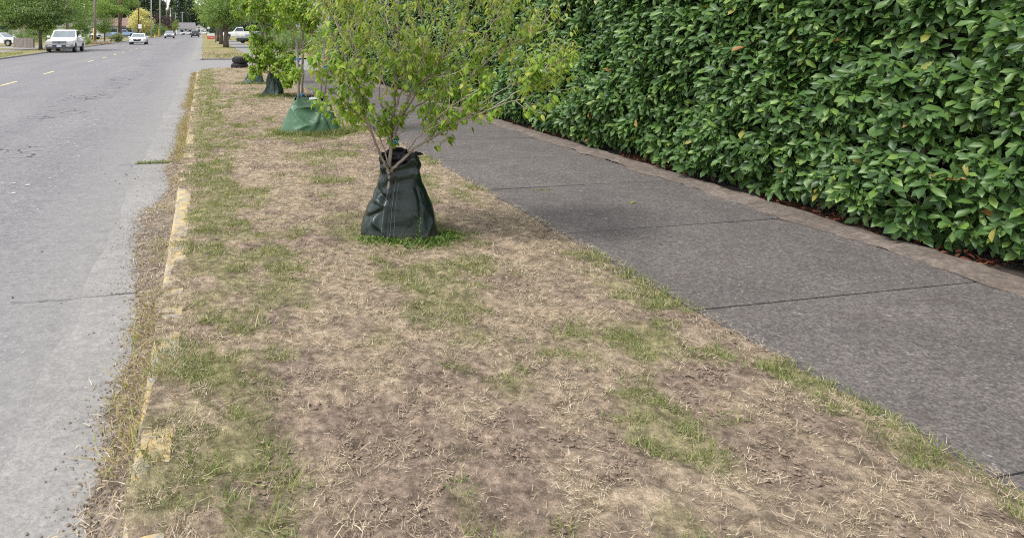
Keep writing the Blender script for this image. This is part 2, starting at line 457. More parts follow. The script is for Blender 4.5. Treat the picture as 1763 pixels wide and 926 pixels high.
M = dict(
    asphalt=asphalt_mat(),
    gutter=concrete_mat('gutter_concrete', (0.235, 0.225, 0.215), (0.295, 0.283, 0.272), bmp=0.2, stain=(0.22, 0.205, 0.19)),
    apron=concrete_mat('driveway_concrete', (0.26, 0.255, 0.25), (0.34, 0.33, 0.32), bmp=0.2),
    slab=concrete_mat('sidewalk_aggregate', (0.103, 0.091, 0.087), (0.138, 0.123, 0.117), speck=(0.34, 0.32, 0.31), bmp=0.6, stain=(0.088, 0.068, 0.06), gr=((2.2, .92, 1.08), (9, .90, 1.10), (30, .74, 1.28), (75, .62, 1.45))),
    paleslab=concrete_mat('pale_sidewalk', (0.22, 0.21, 0.205), (0.29, 0.28, 0.27)),
    edging=concrete_mat('crumbling_edge', (0.105, 0.082, 0.068), (0.205, 0.168, 0.142), bmp=0.8, fine_scale=70, gr=((6, .8, 1.25), (22, .75, 1.3)), stain=(0.07, 0.045, 0.034)),
    joint=plain('joint_dirt', (0.035, 0.030, 0.027), 0.95),
    soil=concrete_mat('hedge_soil', (0.035, 0.026, 0.02), (0.075, 0.055, 0.042), bmp=0.8, fine_scale=60),
    silt=concrete_mat('gutter_silt', (0.13, 0.105, 0.082), (0.25, 0.205, 0.165), gr=((8, .75, 1.3), (30, .65, 1.4)), bmp=0.8, fine_scale=80),
    verge=verge_mat(), lawn=lawn_mat(), kerb=kerb_mat(),
    yellowline=concrete_mat('yellow_road_paint', (0.58, 0.47, 0.22), (0.74, 0.64, 0.38)),
    laurel=leaf_mat('laurel_leaf', [(0.0, (0.036, 0.080, 0.024)), (0.35, (0.062, 0.130, 0.033)), (0.7, (0.092, 0.175, 0.042)), (0.93, (0.130, 0.225, 0.050)), (0.98, (0.18, 0.29, 0.055)), (0.994, (0.25, 0.31, 0.06)), (1.0, (0.30, 0.13, 0.04))], 0.40, 0.18, 0.40, tcol=(1.3, 1.5, .5)),
    laurel_shade=leaf_mat('laurel_shaded_leaf', [(0.0, (0.012, 0.026, 0.007)), (1.0, (0.028, 0.055, 0.012))], 0.5, 0.05, 0.3),  # darker copy of the laurel colour: shade inside the hedge painted in
    dark=plain('hedge_inner_shade', (0.012, 0.014, 0.009), 0.95),  # near-black colour that paints the shade deep in the hedge
    dogwood=leaf_mat('dogwood_leaf', [(0.0, (0.135, 0.255, 0.030)), (0.5, (0.225, 0.365, 0.044)), (0.85, (0.325, 0.44, 0.070)), (1.0, (0.44, 0.46, 0.12))], 0.48, 0.42, 0.35),
    dogtip=leaf_mat('dogwood_tip_leaf', [(0.0, (0.19, 0.30, 0.042)), (0.5, (0.29, 0.40, 0.070)), (0.93, (0.41, 0.45, 0.12)), (0.985, (0.42, 0.36, 0.13)), (1.0, (0.38, 0.22, 0.10))], 0.5, 0.42, 0.35),
    bark=bark_mat('dogwood_bark', (0.15, 0.115, 0.088), (0.34, 0.28, 0.225), (30, 30, 8)),
    twig=bark_mat('pale_twig_bark', (0.30, 0.245, 0.195), (0.56, 0.49, 0.41), (40, 40, 10)),
    darkbark=bark_mat('dark_bark', (0.06, 0.048, 0.038), (0.16, 0.13, 0.105)),
    polewood=bark_mat('weathered_pole_wood', (0.17, 0.135, 0.11), (0.30, 0.25, 0.215), (6, 6, 0.4)),
    palepole=bark_mat('pale_grey_pole', (0.33, 0.31, 0.29), (0.46, 0.44, 0.42), (6, 6, 0.4)),
    redpole=bark_mat('red_brown_pole_wood', (0.09, 0.045, 0.03), (0.17, 0.09, 0.06), (6, 6, 0.4)),
    stake=bark_mat('weathered_stake_wood', (0.16, 0.135, 0.115), (0.34, 0.30, 0.265), (30, 30, 3)),
    bag_dark=bag_mat('dark_green_tarp', (0.003, 0.011, 0.008), (0.006, 0.018, 0.013), .25),
    bag_green=bag_mat('green_tarp', (0.046, 0.115, 0.056), (0.066, 0.15, 0.076), 0.36),
    bag_old=bag_mat('grey_green_tarp', (0.022, 0.042, 0.034), (0.045, 0.075, 0.062), 0.36),
    black=plain('black_webbing', (0.010, 0.010, 0.013), 0.6), thread=plain('pale_thread', (0.22, 0.24, 0.24), 0.8),
    rubber=plain('tyre_rubber', (0.016, 0.016, 0.017), 0.75, bmp=0.3), plastic=plain('black_trim', (0.022, 0.022, 0.024), 0.5),
    chrome=plain('bright_metal', (0.55, 0.55, 0.56), 0.25, 0.9), steel=plain('galvanised_steel', (0.36, 0.37, 0.38), 0.45, 0.6),
    glass=glass_mat(), greyglass=glass_mat('sky_lit_windscreen', (0.17, 0.20, 0.215)),
    lamp=plain('lamp_lens', (0.55, 0.55, 0.53), 0.15), amber=plain('amber_lens', (0.65, 0.30, 0.12), 0.2), tail=plain('red_lens', (0.35, 0.02, 0.02), 0.2),
    lit=None, plate=plain('licence_plate_blank', (0.52, 0.58, 0.68), 0.4),
    white=plain('white_car_paint', (0.80, 0.80, 0.80), 0.3, 0, 0.02, coat=0.6), grey=plain('dark_grey_car_paint', (0.055, 0.057, 0.065), 0.3, 0.3, 0.05, coat=0.6),
    black_paint=plain('black_car_paint', (0.018, 0.018, 0.022), 0.3, 0.0, 0.05, coat=0.6), blue_paint=plain('pale_blue_car_paint', (0.30, 0.42, 0.58), 0.3, 0.1, 0.05, coat=0.6),
    silver=plain('silver_car_paint', (0.5, 0.51, 0.53), 0.3, 0.3, 0.04, coat=0.6),
    whitewall=plain('white_house_paint', (0.72, 0.72, 0.70), 0.7, 0, 0.05), bluewall=plain('blue_grey_siding', (0.30, 0.37, 0.48), 0.7, 0, 0.08),
    beige=plain('beige_siding', (0.34, 0.27, 0.21), 0.8, 0, 0.08), greywall=plain('grey_siding', (0.36, 0.36, 0.36), 0.8, 0, 0.08),
    roofbrown=shingle_mat('brown_shingles', (0.22, 0.14, 0.125), (0.31, 0.20, 0.18)), roofgrey=shingle_mat('grey_shingles', (0.18, 0.17, 0.17), (0.28, 0.265, 0.26)),
    roofpale=shingle_mat('pale_shingles', (0.40, 0.40, 0.39), (0.52, 0.52, 0.51)),
    fence=bark_mat('weathered_fence_board', (0.15, 0.125, 0.115), (0.31, 0.27, 0.245), (8, 8, 1.5)),
    signwhite=plain('sign_white', (0.78, 0.78, 0.78), 0.5, 0, 0.03), signred=plain('sign_red', (0.62, 0.055, 0.03), 0.5, 0, 0.05),
    yellow=plain('hydrant_yellow', (0.72, 0.46, 0.03), 0.5, 0, 0.08), bluetie=plain('blue_tie_tape', (0.015, 0.16, 0.30), 0.5),
    teal=plain('teal_tie_tape', (0.015, 0.20, 0.25), 0.5),
    straw=leaf_mat('dry_grass_blade', [(0.0, (0.22, 0.165, 0.11)), (0.5, (0.48, 0.39, 0.27)), (1.0, (0.70, 0.61, 0.46))], 0.75, 0.15, 0.2, (1, 0.95, 0.8)),
    greengrass=leaf_mat('green_grass_blade', [(0.0, (0.11, 0.15, 0.050)), (0.5, (0.19, 0.245, 0.075)), (0.85, (0.31, 0.325, 0.12)), (1.0, (0.48, 0.42, 0.25))], 0.6, 0.25, 0.3),
    weed=leaf_mat('weed_leaf', [(0.0, (0.07, 0.14, 0.025)), (0.6, (0.13, 0.22, 0.045)), (1.0, (0.22, 0.28, 0.08))], 0.5, 0.3, 0.35),
    litter=leaf_mat('dead_leaf', [(0.0, (0.085, 0.060, 0.036)), (0.4, (0.19, 0.14, 0.085)), (0.75, (0.31, 0.24, 0.15)), (1.0, (0.46, 0.38, 0.26))], 0.8, 0.1, 0.2, (1, 0.9, 0.7)),
    redlitter=leaf_mat('russet_leaf', [(0.0, (0.09, 0.025, 0.015)), (0.5, (0.20, 0.06, 0.03)), (1.0, (0.30, 0.15, 0.07))], 0.7, 0.1, 0.3, (1, 0.8, 0.6)),
    pebble=plain('dark_grit', (0.085, 0.07, 0.058), 0.9), clod=plain('soil_clod', (0.21, 0.155, 0.118), 0.95),
)
def foliage(name, a, b, c, rough=0.55, tr=0.35):
    M[name] = leaf_mat(name, [(0.0, a), (0.55, b), (1.0, c)], rough, tr, 0.3)
M['bumper'] = plain('grey_bumper', (0.20, 0.20, 0.215), 0.4, 0.3)
foliage('fol_dark', (0.095, 0.160, 0.071), (0.178, 0.271, 0.109), (0.328, 0.418, 0.175))
foliage('fol_mid', (0.108, 0.187, 0.066), (0.192, 0.309, 0.105), (0.320, 0.440, 0.153))
foliage('fol_light', (0.127, 0.216, 0.054), (0.223, 0.338, 0.086), (0.356, 0.446, 0.130))
foliage('fol_cream', (0.370, 0.383, 0.171), (0.661, 0.649, 0.330), (0.873, 0.833, 0.503))
foliage('fol_purple', (0.056, 0.035, 0.051), (0.096, 0.061, 0.083), (0.152, 0.104, 0.128))
foliage('fol_conifer_hazed', (0.055, 0.094, 0.069), (0.094, 0.147, 0.101), (0.147, 0.205, 0.137))  # bluish haze of the far air is mixed into the needle colour
foliage('fol_olive', (0.098, 0.105, 0.035), (0.168, 0.168, 0.056), (0.280, 0.252, 0.098))
foliage('fol_yellow', (0.20, 0.26, 0.03), (0.34, 0.40, 0.05), (0.46, 0.48, 0.08))

# ------------------------------------------------------------------ leaf masses
T_FINE = (np.array([(0, 0, 0), (.27, -.33, .08), (.27, 0, 0), (.27, .33, .08), (.70, -.47, .03), (.70, 0, -.06), (.70, .47, .03), (1, 0, -.17)], float),
          [np.array([(0, 2, 1), (0, 3, 2), (4, 5, 7), (5, 6, 7)]), np.array([(1, 2, 5, 4), (2, 3, 6, 5)])])
T_DROOP = (np.array([(0, 0, 0), (.30, -.42, .02), (.30, 0, .10), (.30, .42, .02), (.62, -.40, -.10), (.62, 0, -.02), (.62, .40, -.10), (1, 0, -.30)], float),
           [np.array([(0, 2, 1), (0, 3, 2), (4, 5, 7), (5, 6, 7)]), np.array([(1, 2, 5, 4), (2, 3, 6, 5)])])
T_LOW = (np.array([(0, 0, 0), (.45, -.5, .08), (.45, .5, .08), (1, 0, -.05)], float), [np.array([(0, 3, 1), (0, 2, 3)])])
T_BLADE = (np.array([(0, -.5, 0), (0, .5, 0), (1, 0, 0)], float), [np.array([(0, 1, 2)])])
T_BEND = (np.array([(0, -.5, 0), (0, .5, 0), (.55, -.35, .04), (.55, .35, .04), (1, 0, -.18)], float), [np.array([(2, 3, 4)]), np.array([(0, 1, 3, 2)])])
def norm(a): return a / np.maximum(np.linalg.norm(a, axis=-1, keepdims=True), 1e-9)
def leaf_frames(D, Nn):
    D = norm(D); Bv = norm(np.cross(Nn, D)); Nn = np.cross(D, Bv); return D, Bv, Nn
def leaves_np(P, D, Nn, L, W, tmpl):
    D, Bv, Nn = leaf_frames(D, Nn)
    L = np.asarray(L)[:, None, None]; W = np.asarray(W)[:, None, None]
    t, fs = tmpl
    V = P[:, None, :] + D[:, None, :] * (t[None, :, 0:1] * L) + Bv[:, None, :] * (t[None, :, 1:2] * W) + Nn[:, None, :] * (t[None, :, 2:3] * L)
    n, k = len(P), len(t)
    F = [(f[None, :, :] + (np.arange(n) * k)[:, None, None]).reshape(-1, f.shape[1]) for f in fs]
    return V.reshape(-1, 3), F
def leaf_obj(name, P, D, Nn, L, W, tmpl, m, parent=None, off=(0, 0, 0)):
    V, F = leaves_np(np.asarray(P) - np.asarray(off), D, Nn, L, W, tmpl)
    return link(name, mesh_np(name, V, F, m), parent)
def unit_leaf(name, tmpl, aspect, m):
    t, fs = tmpl
    return mesh_np(name, t * np.array([1, aspect, 1]), fs, m)
def leaf_parts(name, me, idx, P, D, Nn, L, parent, off):
    D, Bv, Nn = leaf_frames(D, Nn)
    for i in idx:
        o = bpy.data.objects.new(name, me); COL.objects.link(o); o.parent = parent
        s = float(L[i]); p = P[i] - np.asarray(off)
        o.matrix_local = Matrix(((D[i, 0] * s, Bv[i, 0] * s, Nn[i, 0] * s, p[0]), (D[i, 1] * s, Bv[i, 1] * s, Nn[i, 1] * s, p[1]), (D[i, 2] * s, Bv[i, 2] * s, Nn[i, 2] * s, p[2]), (0, 0, 0, 1)))
def rand_dir(n, r=rng): return norm(r.normal(size=(n, 3)))

# ================================================================== THE GROUND
ROAD_Z = -0.10
KERB_L = -12.3          # left kerb line
KX = -0.13              # near kerb, back edge
VX1 = 2.92              # verge / sidewalk line
SX1 = 5.12              # sidewalk / edging line
V_END = 32.6            # where the near verge stops at the side street
F_START = 43.2          # where the verge goes on beyond it
def sheet(name, x0, x1, y0, y1, z, m, nx=1, ny=1, kind='structure', parent=None):
    xs = np.linspace(x0, x1, nx + 1); ys = np.linspace(y0, y1, ny + 1)
    X, Y = np.meshgrid(xs, ys)
    V = np.stack([X, Y, np.full_like(X, z)], -1).reshape(-1, 3)
    i = np.arange(nx * ny); r, c = i // nx, i % nx
    a = r * (nx + 1) + c
    o = link(name, mesh_np(name, V, [np.stack([a, a + 1, a + nx + 2, a + nx + 1], -1)], m, False), parent)
    if kind: o['kind'] = kind
    return o
sheet('ground', -900, 900, -60, 1400, -0.115, M['lawn'])
sheet('road', KERB_L, -0.62, -8, 420, ROAD_Z, M['asphalt'])
sheet('side_street', -0.66, 60, 30.0, F_START - 0.1, ROAD_Z + 0.003, M['asphalt'])
# concrete gutter with a ragged overlap of asphalt, cut into bays by joints
def ragged_strip(name, x0, x1, y0, y1, z, m, amp, seed, side='left', step=0.08, parent=None, kind='structure'):
    ys = np.arange(y0, y1 + step / 2, step)
    j = (fbm(ys * 1.3, ys * 0 + seed, seed, 4) - 0.5) * 2 * amp
    V = []
    for y, d in zip(ys, j):
        V.append((x0 + (d if side in ('left', 'both') else 0), y, z)); V.append((x1 + (d if side in ('right',) else 0), y, z))
    n = len(ys) - 1; i = np.arange(n) * 2
    o = link(name, mesh_np(name, V, [np.stack([i, i + 1, i + 3, i + 2], -1)], m, False), parent)
    if kind: o['kind'] = kind
    return o
gut = ragged_strip('gutter', -0.80, -0.12, -2, 29.98, ROAD_Z + 0.004, M['gutter'], 0.07, 5)
sheet('gutter', -0.75, -0.12, F_START + .1, 300, ROAD_Z + 0.004, M['gutter'])
jm = MB()
for y, x0 in ((4.95, -1.25), (9.75, -1.1), (14.6, -0.9), (19.3, -0.9), (24.2, -0.9), (29.0, -0.9)):
    for a, b in zip(np.arange(x0, -0.3, 0.06), np.arange(x0 + 0.06, -0.24, 0.06)):
        ja, jb = [(vnoise(t * 9, y, 3) - 0.5) * 0.05 for t in (a, b)]
        wd = 0.001 + 0.0045 * vnoise(a * 14, y, 8)
        jm.poly([(a, y + ja - wd, ROAD_Z + 0.008), (b, y + jb - wd, ROAD_Z + 0.008), (b, y + jb + wd, ROAD_Z + 0.008), (a, y + ja + wd, ROAD_Z + 0.008)])
jm.build('joint', M['joint'], gut)
# centre line dashes
CX = -6.45
k = 0
for i in range(60):
    y = 19.0 + i * 5.75 + random.uniform(-.25, .25)
    if i == 3: continue
    b = MB(); wv = [random.uniform(-.012, .012) for _ in range(8)]
    xs0, ln = CX + random.uniform(-.03, .03), 2.0
    left = [(xs0 - .055 + wv[j], y + ln * j / 3, ROAD_Z + .005) for j in range(4)]
    right = [(xs0 + .055 + wv[4 + j], y + ln * j / 3, ROAD_Z + .005) for j in range(3, -1, -1)]
    b.poly(left + right)
    o = b.build('road_marking', M['yellowline']); o['kind'] = 'structure'

fl = MB()
for zx, zy, wd in ((455, 323, 1.3), (485, 315, 1.2), (470, 318, .7), (420, 355, 1), (448, 345, 1.3), (425, 385, .7), (325, 408, 1), (285, 438, 1.2), (278, 430, .7), (235, 360, .9), (335, 328, .9), (360, 326, .9), (65, 667, 1.5), (60, 622, 1.6), (130, 630, 1.5), (40, 632, .8), (235, 598, .9), (275, 455, .8), (15, 620, 1), (362, 462, .6), (590, 210, 1), (565, 235, .8), (600, 205, .8), (540, 250, .7)):
    p = gp(zx / 2.747, 90 + zy / 2.747, ROAD_Z); n_ = 9; sz = .017 * wd * (p.y / 9) ** .5; an = random.uniform(-.5, .5)
    pts = []
    for k in range(n_):
        a = 2 * PI * k / n_; r_ = sz * random.uniform(.45, 1.2); xx, yy = r_ * math.cos(a) * 1.5, r_ * math.sin(a) * 1.3
        pts.append((p.x + xx * math.cos(an) - yy * math.sin(an), p.y + xx * math.sin(an) + yy * math.cos(an), ROAD_Z + .006))
    fl.poly(pts)
tag(fl.build('paint_scrapes', plain('worn_white_paint', (0.5, 0.5, 0.5), .8, var=.3, scale=40)), 'white scrapes and paint flecks scattered along the near traffic lane', 'paint flecks', kind='stuff')
# kerb stones, three metres each, a dark joint between
kerb = MB(); kerb.box((-0.195, 15, -0.30), (0.10, 36, 0.2))
kroot = kerb.build('kerb', M['kerb']); kroot['kind'] = 'structure'
def kerb_stone(x, y0, y1, dx=0.0, top=0.006, parent=None, m='kerb'):
    b = MB(); w2 = 0.145
    prof = [(-w2 / 2, -0.2), (w2 / 2, -0.2), (w2 / 2, top), (-w2 / 2 + .03, top), (-w2 / 2 + .008, top - .018), (-w2 / 2, top - .05)]
    n = max(2, int((y1 - y0) / 0.25)); rings = []
    for j in range(n + 1):
        y = y0 + (y1 - y0) * j / n
        rings.append([(x + dx + px + random.uniform(-.004, .004), y, pz + (random.uniform(-.006, .004) if pz > -.1 else 0)) for px, pz in prof])
    b.loft(rings)
    return b.build('kerb_stone', M[m], parent, False)
y = -1.0
while y < 29.5:
    y2 = min(y + 3.0, 29.7)
    kerb_stone(-0.195, y + .008, y2 - .008, random.uniform(-.01, .01), parent=kroot); y = y2
# the kerb turns the corner into the side street
arc = MB(); rings = []
for j in range(17):
    a = PI - j / 16 * PI / 2
    cxx, cyy, rr = 2.55, 29.75, 2.745
    p = (cxx + rr * math.cos(a), cyy + rr * math.sin(a) * 1.08)
    u = (math.cos(a), math.sin(a))
    rings.append([(p[0] - u[0] * .075, p[1] - u[1] * .075, zz) if k == 0 else (p[0] + u[0] * .075, p[1] + u[1] * .075, zz) for k, zz in ((0, -.2), (0, .004), (1, -.01), (1, -.2))])
arc.loft(rings)
o = arc.build('kerb_return', M['paleslab']); o['kind'] = 'structure'

# verge: a fine uneven sheet that knows where it is bare, strawy or green
def cover(X, Y):
    """green share and straw share of the ground at (X, Y)"""
    g1 = fbm(X * 2.1, Y * 1.5, 11, 4)
    g2 = fbm(X * 5.0, Y * 4.2, 23, 4)
    edge = np.exp(-((X - 0.12) / 0.32) ** 2) * (0.55 + 0.7 * fbm(X * 0.8, Y * 0.7, 41, 3))
    edge2 = np.exp(-((X - 2.75) / 0.28) ** 2) * 0.18
    g = np.clip((0.58 * g1 + 0.42 * g2 - 0.535) * 8.5, 0, 1) * 0.74 + np.clip((edge + edge2 - 0.36) * 2.2, 0, 1) * np.clip((g2 - 0.32) * 4, 0, 1)
    for bx, by, br in BAG_SPOTS:
        d = np.hypot(X - bx, Y - by)
        g = g + np.exp(-(d / br) ** 4) * np.clip((g2 - 0.25) * 4, 0, 1)
    s = np.clip((fbm(X * 1.1, Y * 0.7, 71, 4) * 0.5 + 0.5 * fbm(X * 4.5, Y * 4, 83, 4) - 0.41) * 5.0, 0, 1)
    far = np.clip((Y - 9) / 10, 0, 1)
    s = np.clip(s + far * 0.35, 0, 1)
    return np.clip(g, 0, 1), s
BAG_SPOTS = [(1.603, 5.62, 0.50), (1.74, 11.39, 0.72), (1.77, 18.12, 0.65), (1.57, 22.25, 0.6)]
def in_corner(X, Y):
    """beyond the rounded corner of the near verge"""
    return (Y > 29.75) & (X < 2.55) & (((X - 2.55) / 2.68) ** 2 + ((Y - 29.75) / 2.9) ** 2 > 1)
def lip(Y):
    """where turf has crept over the kerb (1) and where its yellow top still shows (0)"""
    v = np.clip((fbm(Y * 1.1, Y * 0 + 4, 501, 3) - .33) * 9, 0, 1)
    v = np.maximum(v, .40); v = np.maximum(v, np.clip((4.8 - Y) * 2, 0, .9))
    for a, b_ in ((10.6, 11.7), (20.3, 21.6), (6.0, 7.7)):
        v = v * (1 - np.clip(1 - np.abs(Y - (a + b_) / 2) / ((b_ - a) / 2) , 0, .25) * 4 * (1 if a != 6.0 else .8))
    return v
def verge_sheet(name, x0, x1, y0, y1, st, cut=None):
    xs = np.arange(x0, x1 + st / 2, st)
    ys = [y0]
    while ys[-1] < y1: ys.append(ys[-1] + st * max(1.0, ys[-1] / 9.0))
    ys = np.array(ys); ys[-1] = y1
    X, Y = np.meshgrid(xs, ys)
    g, s = cover(X, Y)
    edge = np.minimum(np.clip((X - x0) / 0.15, 0, 1), np.clip((x1 - X) / 0.25, 0, 1))
    Z = (fbm(X * 1.1, Y * 1.1, 5, 3) - 0.45) * 0.07 * edge + (fbm(X * 8, Y * 8, 9, 4) - 0.5) * 0.05 + 0.006 + 0.01 * (g * 0.6 + s * 0.5)
    Z = Z - 0.012 * (1 - edge)
    if cut is not None:
        k = np.clip(1 - (X - x0) / .09, 0, 1)
        lw = lip(Y) * (.6 + .8 * vnoise(Y * 5, Y * 0, 77))
        X = X - k * .125 * lw; Z = Z + .014 * k * lw
    V = np.stack([X, Y, Z], -1).reshape(-1, 3)
    nx, ny = len(xs) - 1, len(ys) - 1
    i = np.arange(nx * ny); r, c = i // nx, i % nx
    a = r * (nx + 1) + c
    F = np.stack([a, a + 1, a + nx + 2, a + nx + 1], -1)
    if cut is not None:
        ctr = V[F].mean(1); F = F[~cut(ctr[:, 0], ctr[:, 1])]
    me = mesh_np(name, V, [F], M['verge'])
    at = me.color_attributes.new('cover', 'FLOAT_COLOR', 'POINT')
    col = np.zeros((len(V), 4), np.float32); col[:, 1] = g.ravel() * 0.6; col[:, 2] = s.ravel(); col[:, 3] = 1
    at.data.foreach_set('color', col.ravel())
    o = link(name, me); o['kind'] = 'structure'
    return o, V
verge, _ = verge_sheet('verge', -0.125, VX1 + 0.02, -1.0, V_END, 0.035, in_corner)
fv, _ = verge_sheet('far_verge', -0.05, VX1 + 0.05, F_START + .15, 120, 0.12)
fv.data.materials[0] = M['lawn']
b = MB(); b.box((-0.13, 85, -0.1), (0.15, 84, 0.2)); b.box((1.6, F_START + .02, -0.1), (3.3, 0.15, 0.2))
o = b.build('far_kerb', M['paleslab'], bev=0.02); o['kind'] = 'structure'
sheet('sidewalk_beyond', VX1 + .05, SX1, F_START + .1, 120, 0.0, M['paleslab'])
sheet('driveway', SX1, 16, 54, 62, 0.004, M['apron'])
sheet('yard', SX1, 70, F_START, 200, -0.02, M['lawn'])

# sidewalk: cast slabs with open joints
base = sheet('sidewalk', VX1 - .01, SX1 + .45, -1.5, 30.3, -0.05, M['joint'])
yj = -1.15; ns = 0
joints = []
while yj < 29.5:
    ln = 1.63
    y2 = min(yj + ln, 29.9)
    nx, ny = 10, 8
    dz = random.uniform(-.006, .006); tx = random.uniform(-.003, .003)
    b = MB(); vs = []
    for r in range(ny + 1):
        for c in range(nx + 1):
            x = VX1 + 0.012 + (SX1 + 0.05 - VX1 - 0.012) * c / nx; yy = yj + .007 + (y2 - yj - .014) * r / ny
            e = (0.006 * (vnoise(x * 9, yy * 9, 3) - .5)) if r in (0, ny) else 0
            if c == 0: x += 0.02 * (vnoise(yy * 4, 2, 5) - .5)
            vs.append((x, yy + e + .012 * (x - 4), 0.002 + dz + tx * (x - 4) - (.006 if r in (0, ny) else 0)))
    nvt = len(vs)
    fs = [(r * (nx + 1) + c, r * (nx + 1) + c + 1, (r + 1) * (nx + 1) + c + 1, (r + 1) * (nx + 1) + c) for r in range(ny) for c in range(nx)]
    ring = list(range(nx + 1)) + [r * (nx + 1) + nx for r in range(1, ny + 1)] + [ny * (nx + 1) + c for c in range(nx - 1, -1, -1)] + [r * (nx + 1) for r in range(ny - 1, 0, -1)]
    low = {}
    for i in ring: low[i] = len(vs); vs.append((vs[i][0], vs[i][1], -0.06))
    for a, c in zip(ring, ring[1:] + ring[:1]): fs.append((a, low[a], low[c], c))
    b.add(vs, fs); b.build('slab', M['slab'], base, False)
    yj = y2
# crumbling mortar edge between the slabs and the hedge bed
ys = np.arange(-1.5, 30.2, 0.06)
xl = SX1 + 0.03 + (fbm(ys * 1.6, ys * 0 + 3, 31, 4) - .5) * 0.22 + (fbm(ys * 9, ys * 0 + 3, 33, 3) - .5) * 0.10
V = []; nc = 7
for i, yv in enumerate(ys):
    for c in range(nc):
        t = c / (nc - 1); x = xl[i] + (5.43 - xl[i]) * t
        z = 0.004 + 0.03 * math.sin(min(1, t * 1.6) * PI / 2) + (fbm(x * 7, yv * 7, 61, 3) - .5) * 0.03 * min(1, t * 5)
        V.append((x, yv, z if c else 0.0075))
i = np.arange((len(ys) - 1) * (nc - 1)); r, c = i // (nc - 1), i % (nc - 1); a = r * nc + c
o = link('sidewalk_edging', mesh_np('sidewalk_edging', V, [np.stack([a, a + 1, a + nc + 1, a + nc], -1)], M['edging'])); o['kind'] = 'structure'
sheet('hedge_bed', 5.40, 7.4, -1.5, 30.3, 0.012, M['soil'])

# left side of the street
b = MB(); b.box((KERB_L - .07, 150, -0.1), (0.15, 330, 0.2)); o = b.build('left_kerb', M['paleslab'], bev=0.02); o['kind'] = 'structure'
sheet('left_verge', -15.4, KERB_L - .14, -10, 320, -0.01, M['lawn'])
sheet('left_sidewalk', -17.2, -15.4, -10, 320, -0.002, M['paleslab'])
sheet('left_driveway', -30, -17.2, 72, 78.5, 0.0, M['apron'])
sheet('left_yard', -70, -17.2, -10, 320, -0.012, M['lawn'])

# ------------------------------------------------------------------ loose ground cover
def scatter(n, x0, x1, y0, y1, prob):
    X = rng.uniform(x0, x1, n); Y = rng.uniform(y0, y1, n)
    k = rng.uniform(size=n) < prob(X, Y)
    return X[k], Y[k]
def groundz(X, Y): return (fbm(X * 1.1, Y * 1.1, 5, 3) - 0.45) * 0.07 * np.minimum(np.clip((X + .125) / 0.15, 0, 1), np.clip((VX1 - X) / 0.25, 0, 1)) + 0.004
def grass_field(name, bands, green, m):
    PP, DD, NN, LL, WW = [], [], [], [], []
    for (y0, y1, dens, sc) in bands:
        n = int((VX1 + .1) * (y1 - y0) * dens)
        def prob(X, Y):
            g, s = cover(X, Y)
            cl = np.clip((vnoise(X * 16, Y * 16, 611) - .22) * 2.2, 0.10, 1); return g * cl if green else np.clip(s * 0.95 - g * 0.35 + .9 * (X < .03), 0.18, 1) * cl
        X, Y = scatter(n, -0.28, VX1 + .06, y0, y1, prob)
        k = ~in_corner(X, Y) & (X > -.145 - .14 * lip(Y)); X, Y = X[k], Y[k]
        n = len(X); az = rng.uniform(0, 2 * PI, n)
        el = rng.uniform(R(20), R(80), n) if green else np.abs(rng.normal(R(8), R(22), n))
        PP.append(np.stack([X, Y, groundz(X, Y) + (0 if green else rng.uniform(0, .018, n))], -1))
        DD.append(np.stack([np.cos(az) * np.cos(el), np.sin(az) * np.cos(el), np.sin(el)], -1))
        NN.append(np.stack([rng.normal(0, .4, n), rng.normal(0, .4, n), np.ones(n)], -1))
        hs_ = (0.6 + 0.8 * fbm(X * 2, Y * 2, 91, 2))
        LL.append((rng.uniform(.022, .055, n) * hs_ if green else rng.uniform(.012, .05, n)) * (1 + (sc - 1) * 0.35))
        WW.append((rng.uniform(.003, .0055, n) if green else rng.uniform(.0016, .0034, n)) * sc)
    o = leaf_obj(name, np.concatenate(PP), np.concatenate(DD), np.concatenate(NN), np.concatenate(LL), np.concatenate(WW), T_BLADE, m)
    o['kind'] = 'stuff'; return o
tag(grass_field('dry_grass', [(1.2, 4, 15000, 0.9), (4, 8, 9000, 1.15), (8, 14, 3600, 1.8), (14, 33, 1100, 3.0)], False, M['straw']), 'short straw coloured dead grass lying over the verge', 'dry grass')
tag(grass_field('grass', [(1.2, 4, 20000, 0.9), (4, 8, 12000, 1.1), (8, 14, 4500, 1.8), (14, 33, 1600, 2.8)], True, M['greengrass']), 'patchy short green grass growing on the dry verge', 'grass')
def clumps(name, n, y0, y1, per, l0, l1, wd, rad, green, m, label, cat):
    def prob(X, Y):
        g, s_ = cover(X, Y); return (g > .12) * .9 if green else np.clip(.75 - g, .1, 1)
    X, Y = scatter(n, -.15, VX1 + .02, y0, y1, prob)
    cn_ = len(X); k = np.repeat(np.arange(cn_), per); n = len(k)
    sz = np.exp(rng.normal(0, .35, cn_))[k] * (1 + np.maximum(0, Y[k] - 8) * .04)
    a = rng.uniform(0, 2 * PI, n); r_ = rad * sz * np.sqrt(rng.uniform(0, 1, n))
    P = np.stack([X[k] + r_ * np.cos(a), Y[k] + r_ * np.sin(a), groundz(X[k], Y[k])], -1)
    el = rng.uniform(R(15), R(75), n) if green else rng.uniform(R(0), R(26), n)
    az = a + rng.normal(0, .7, n)
    D = np.stack([np.cos(az) * np.cos(el), np.sin(az) * np.cos(el), np.sin(el)], -1)
    o = leaf_obj(name, P, D, rng.normal(size=(n, 3)) * .4 + [0, 0, 1], rng.uniform(l0, l1, n) * sz, rng.uniform(.7, 1.3, n) * wd * np.sqrt(sz), T_BEND, m)
    return tag(o, label, cat, kind='stuff')
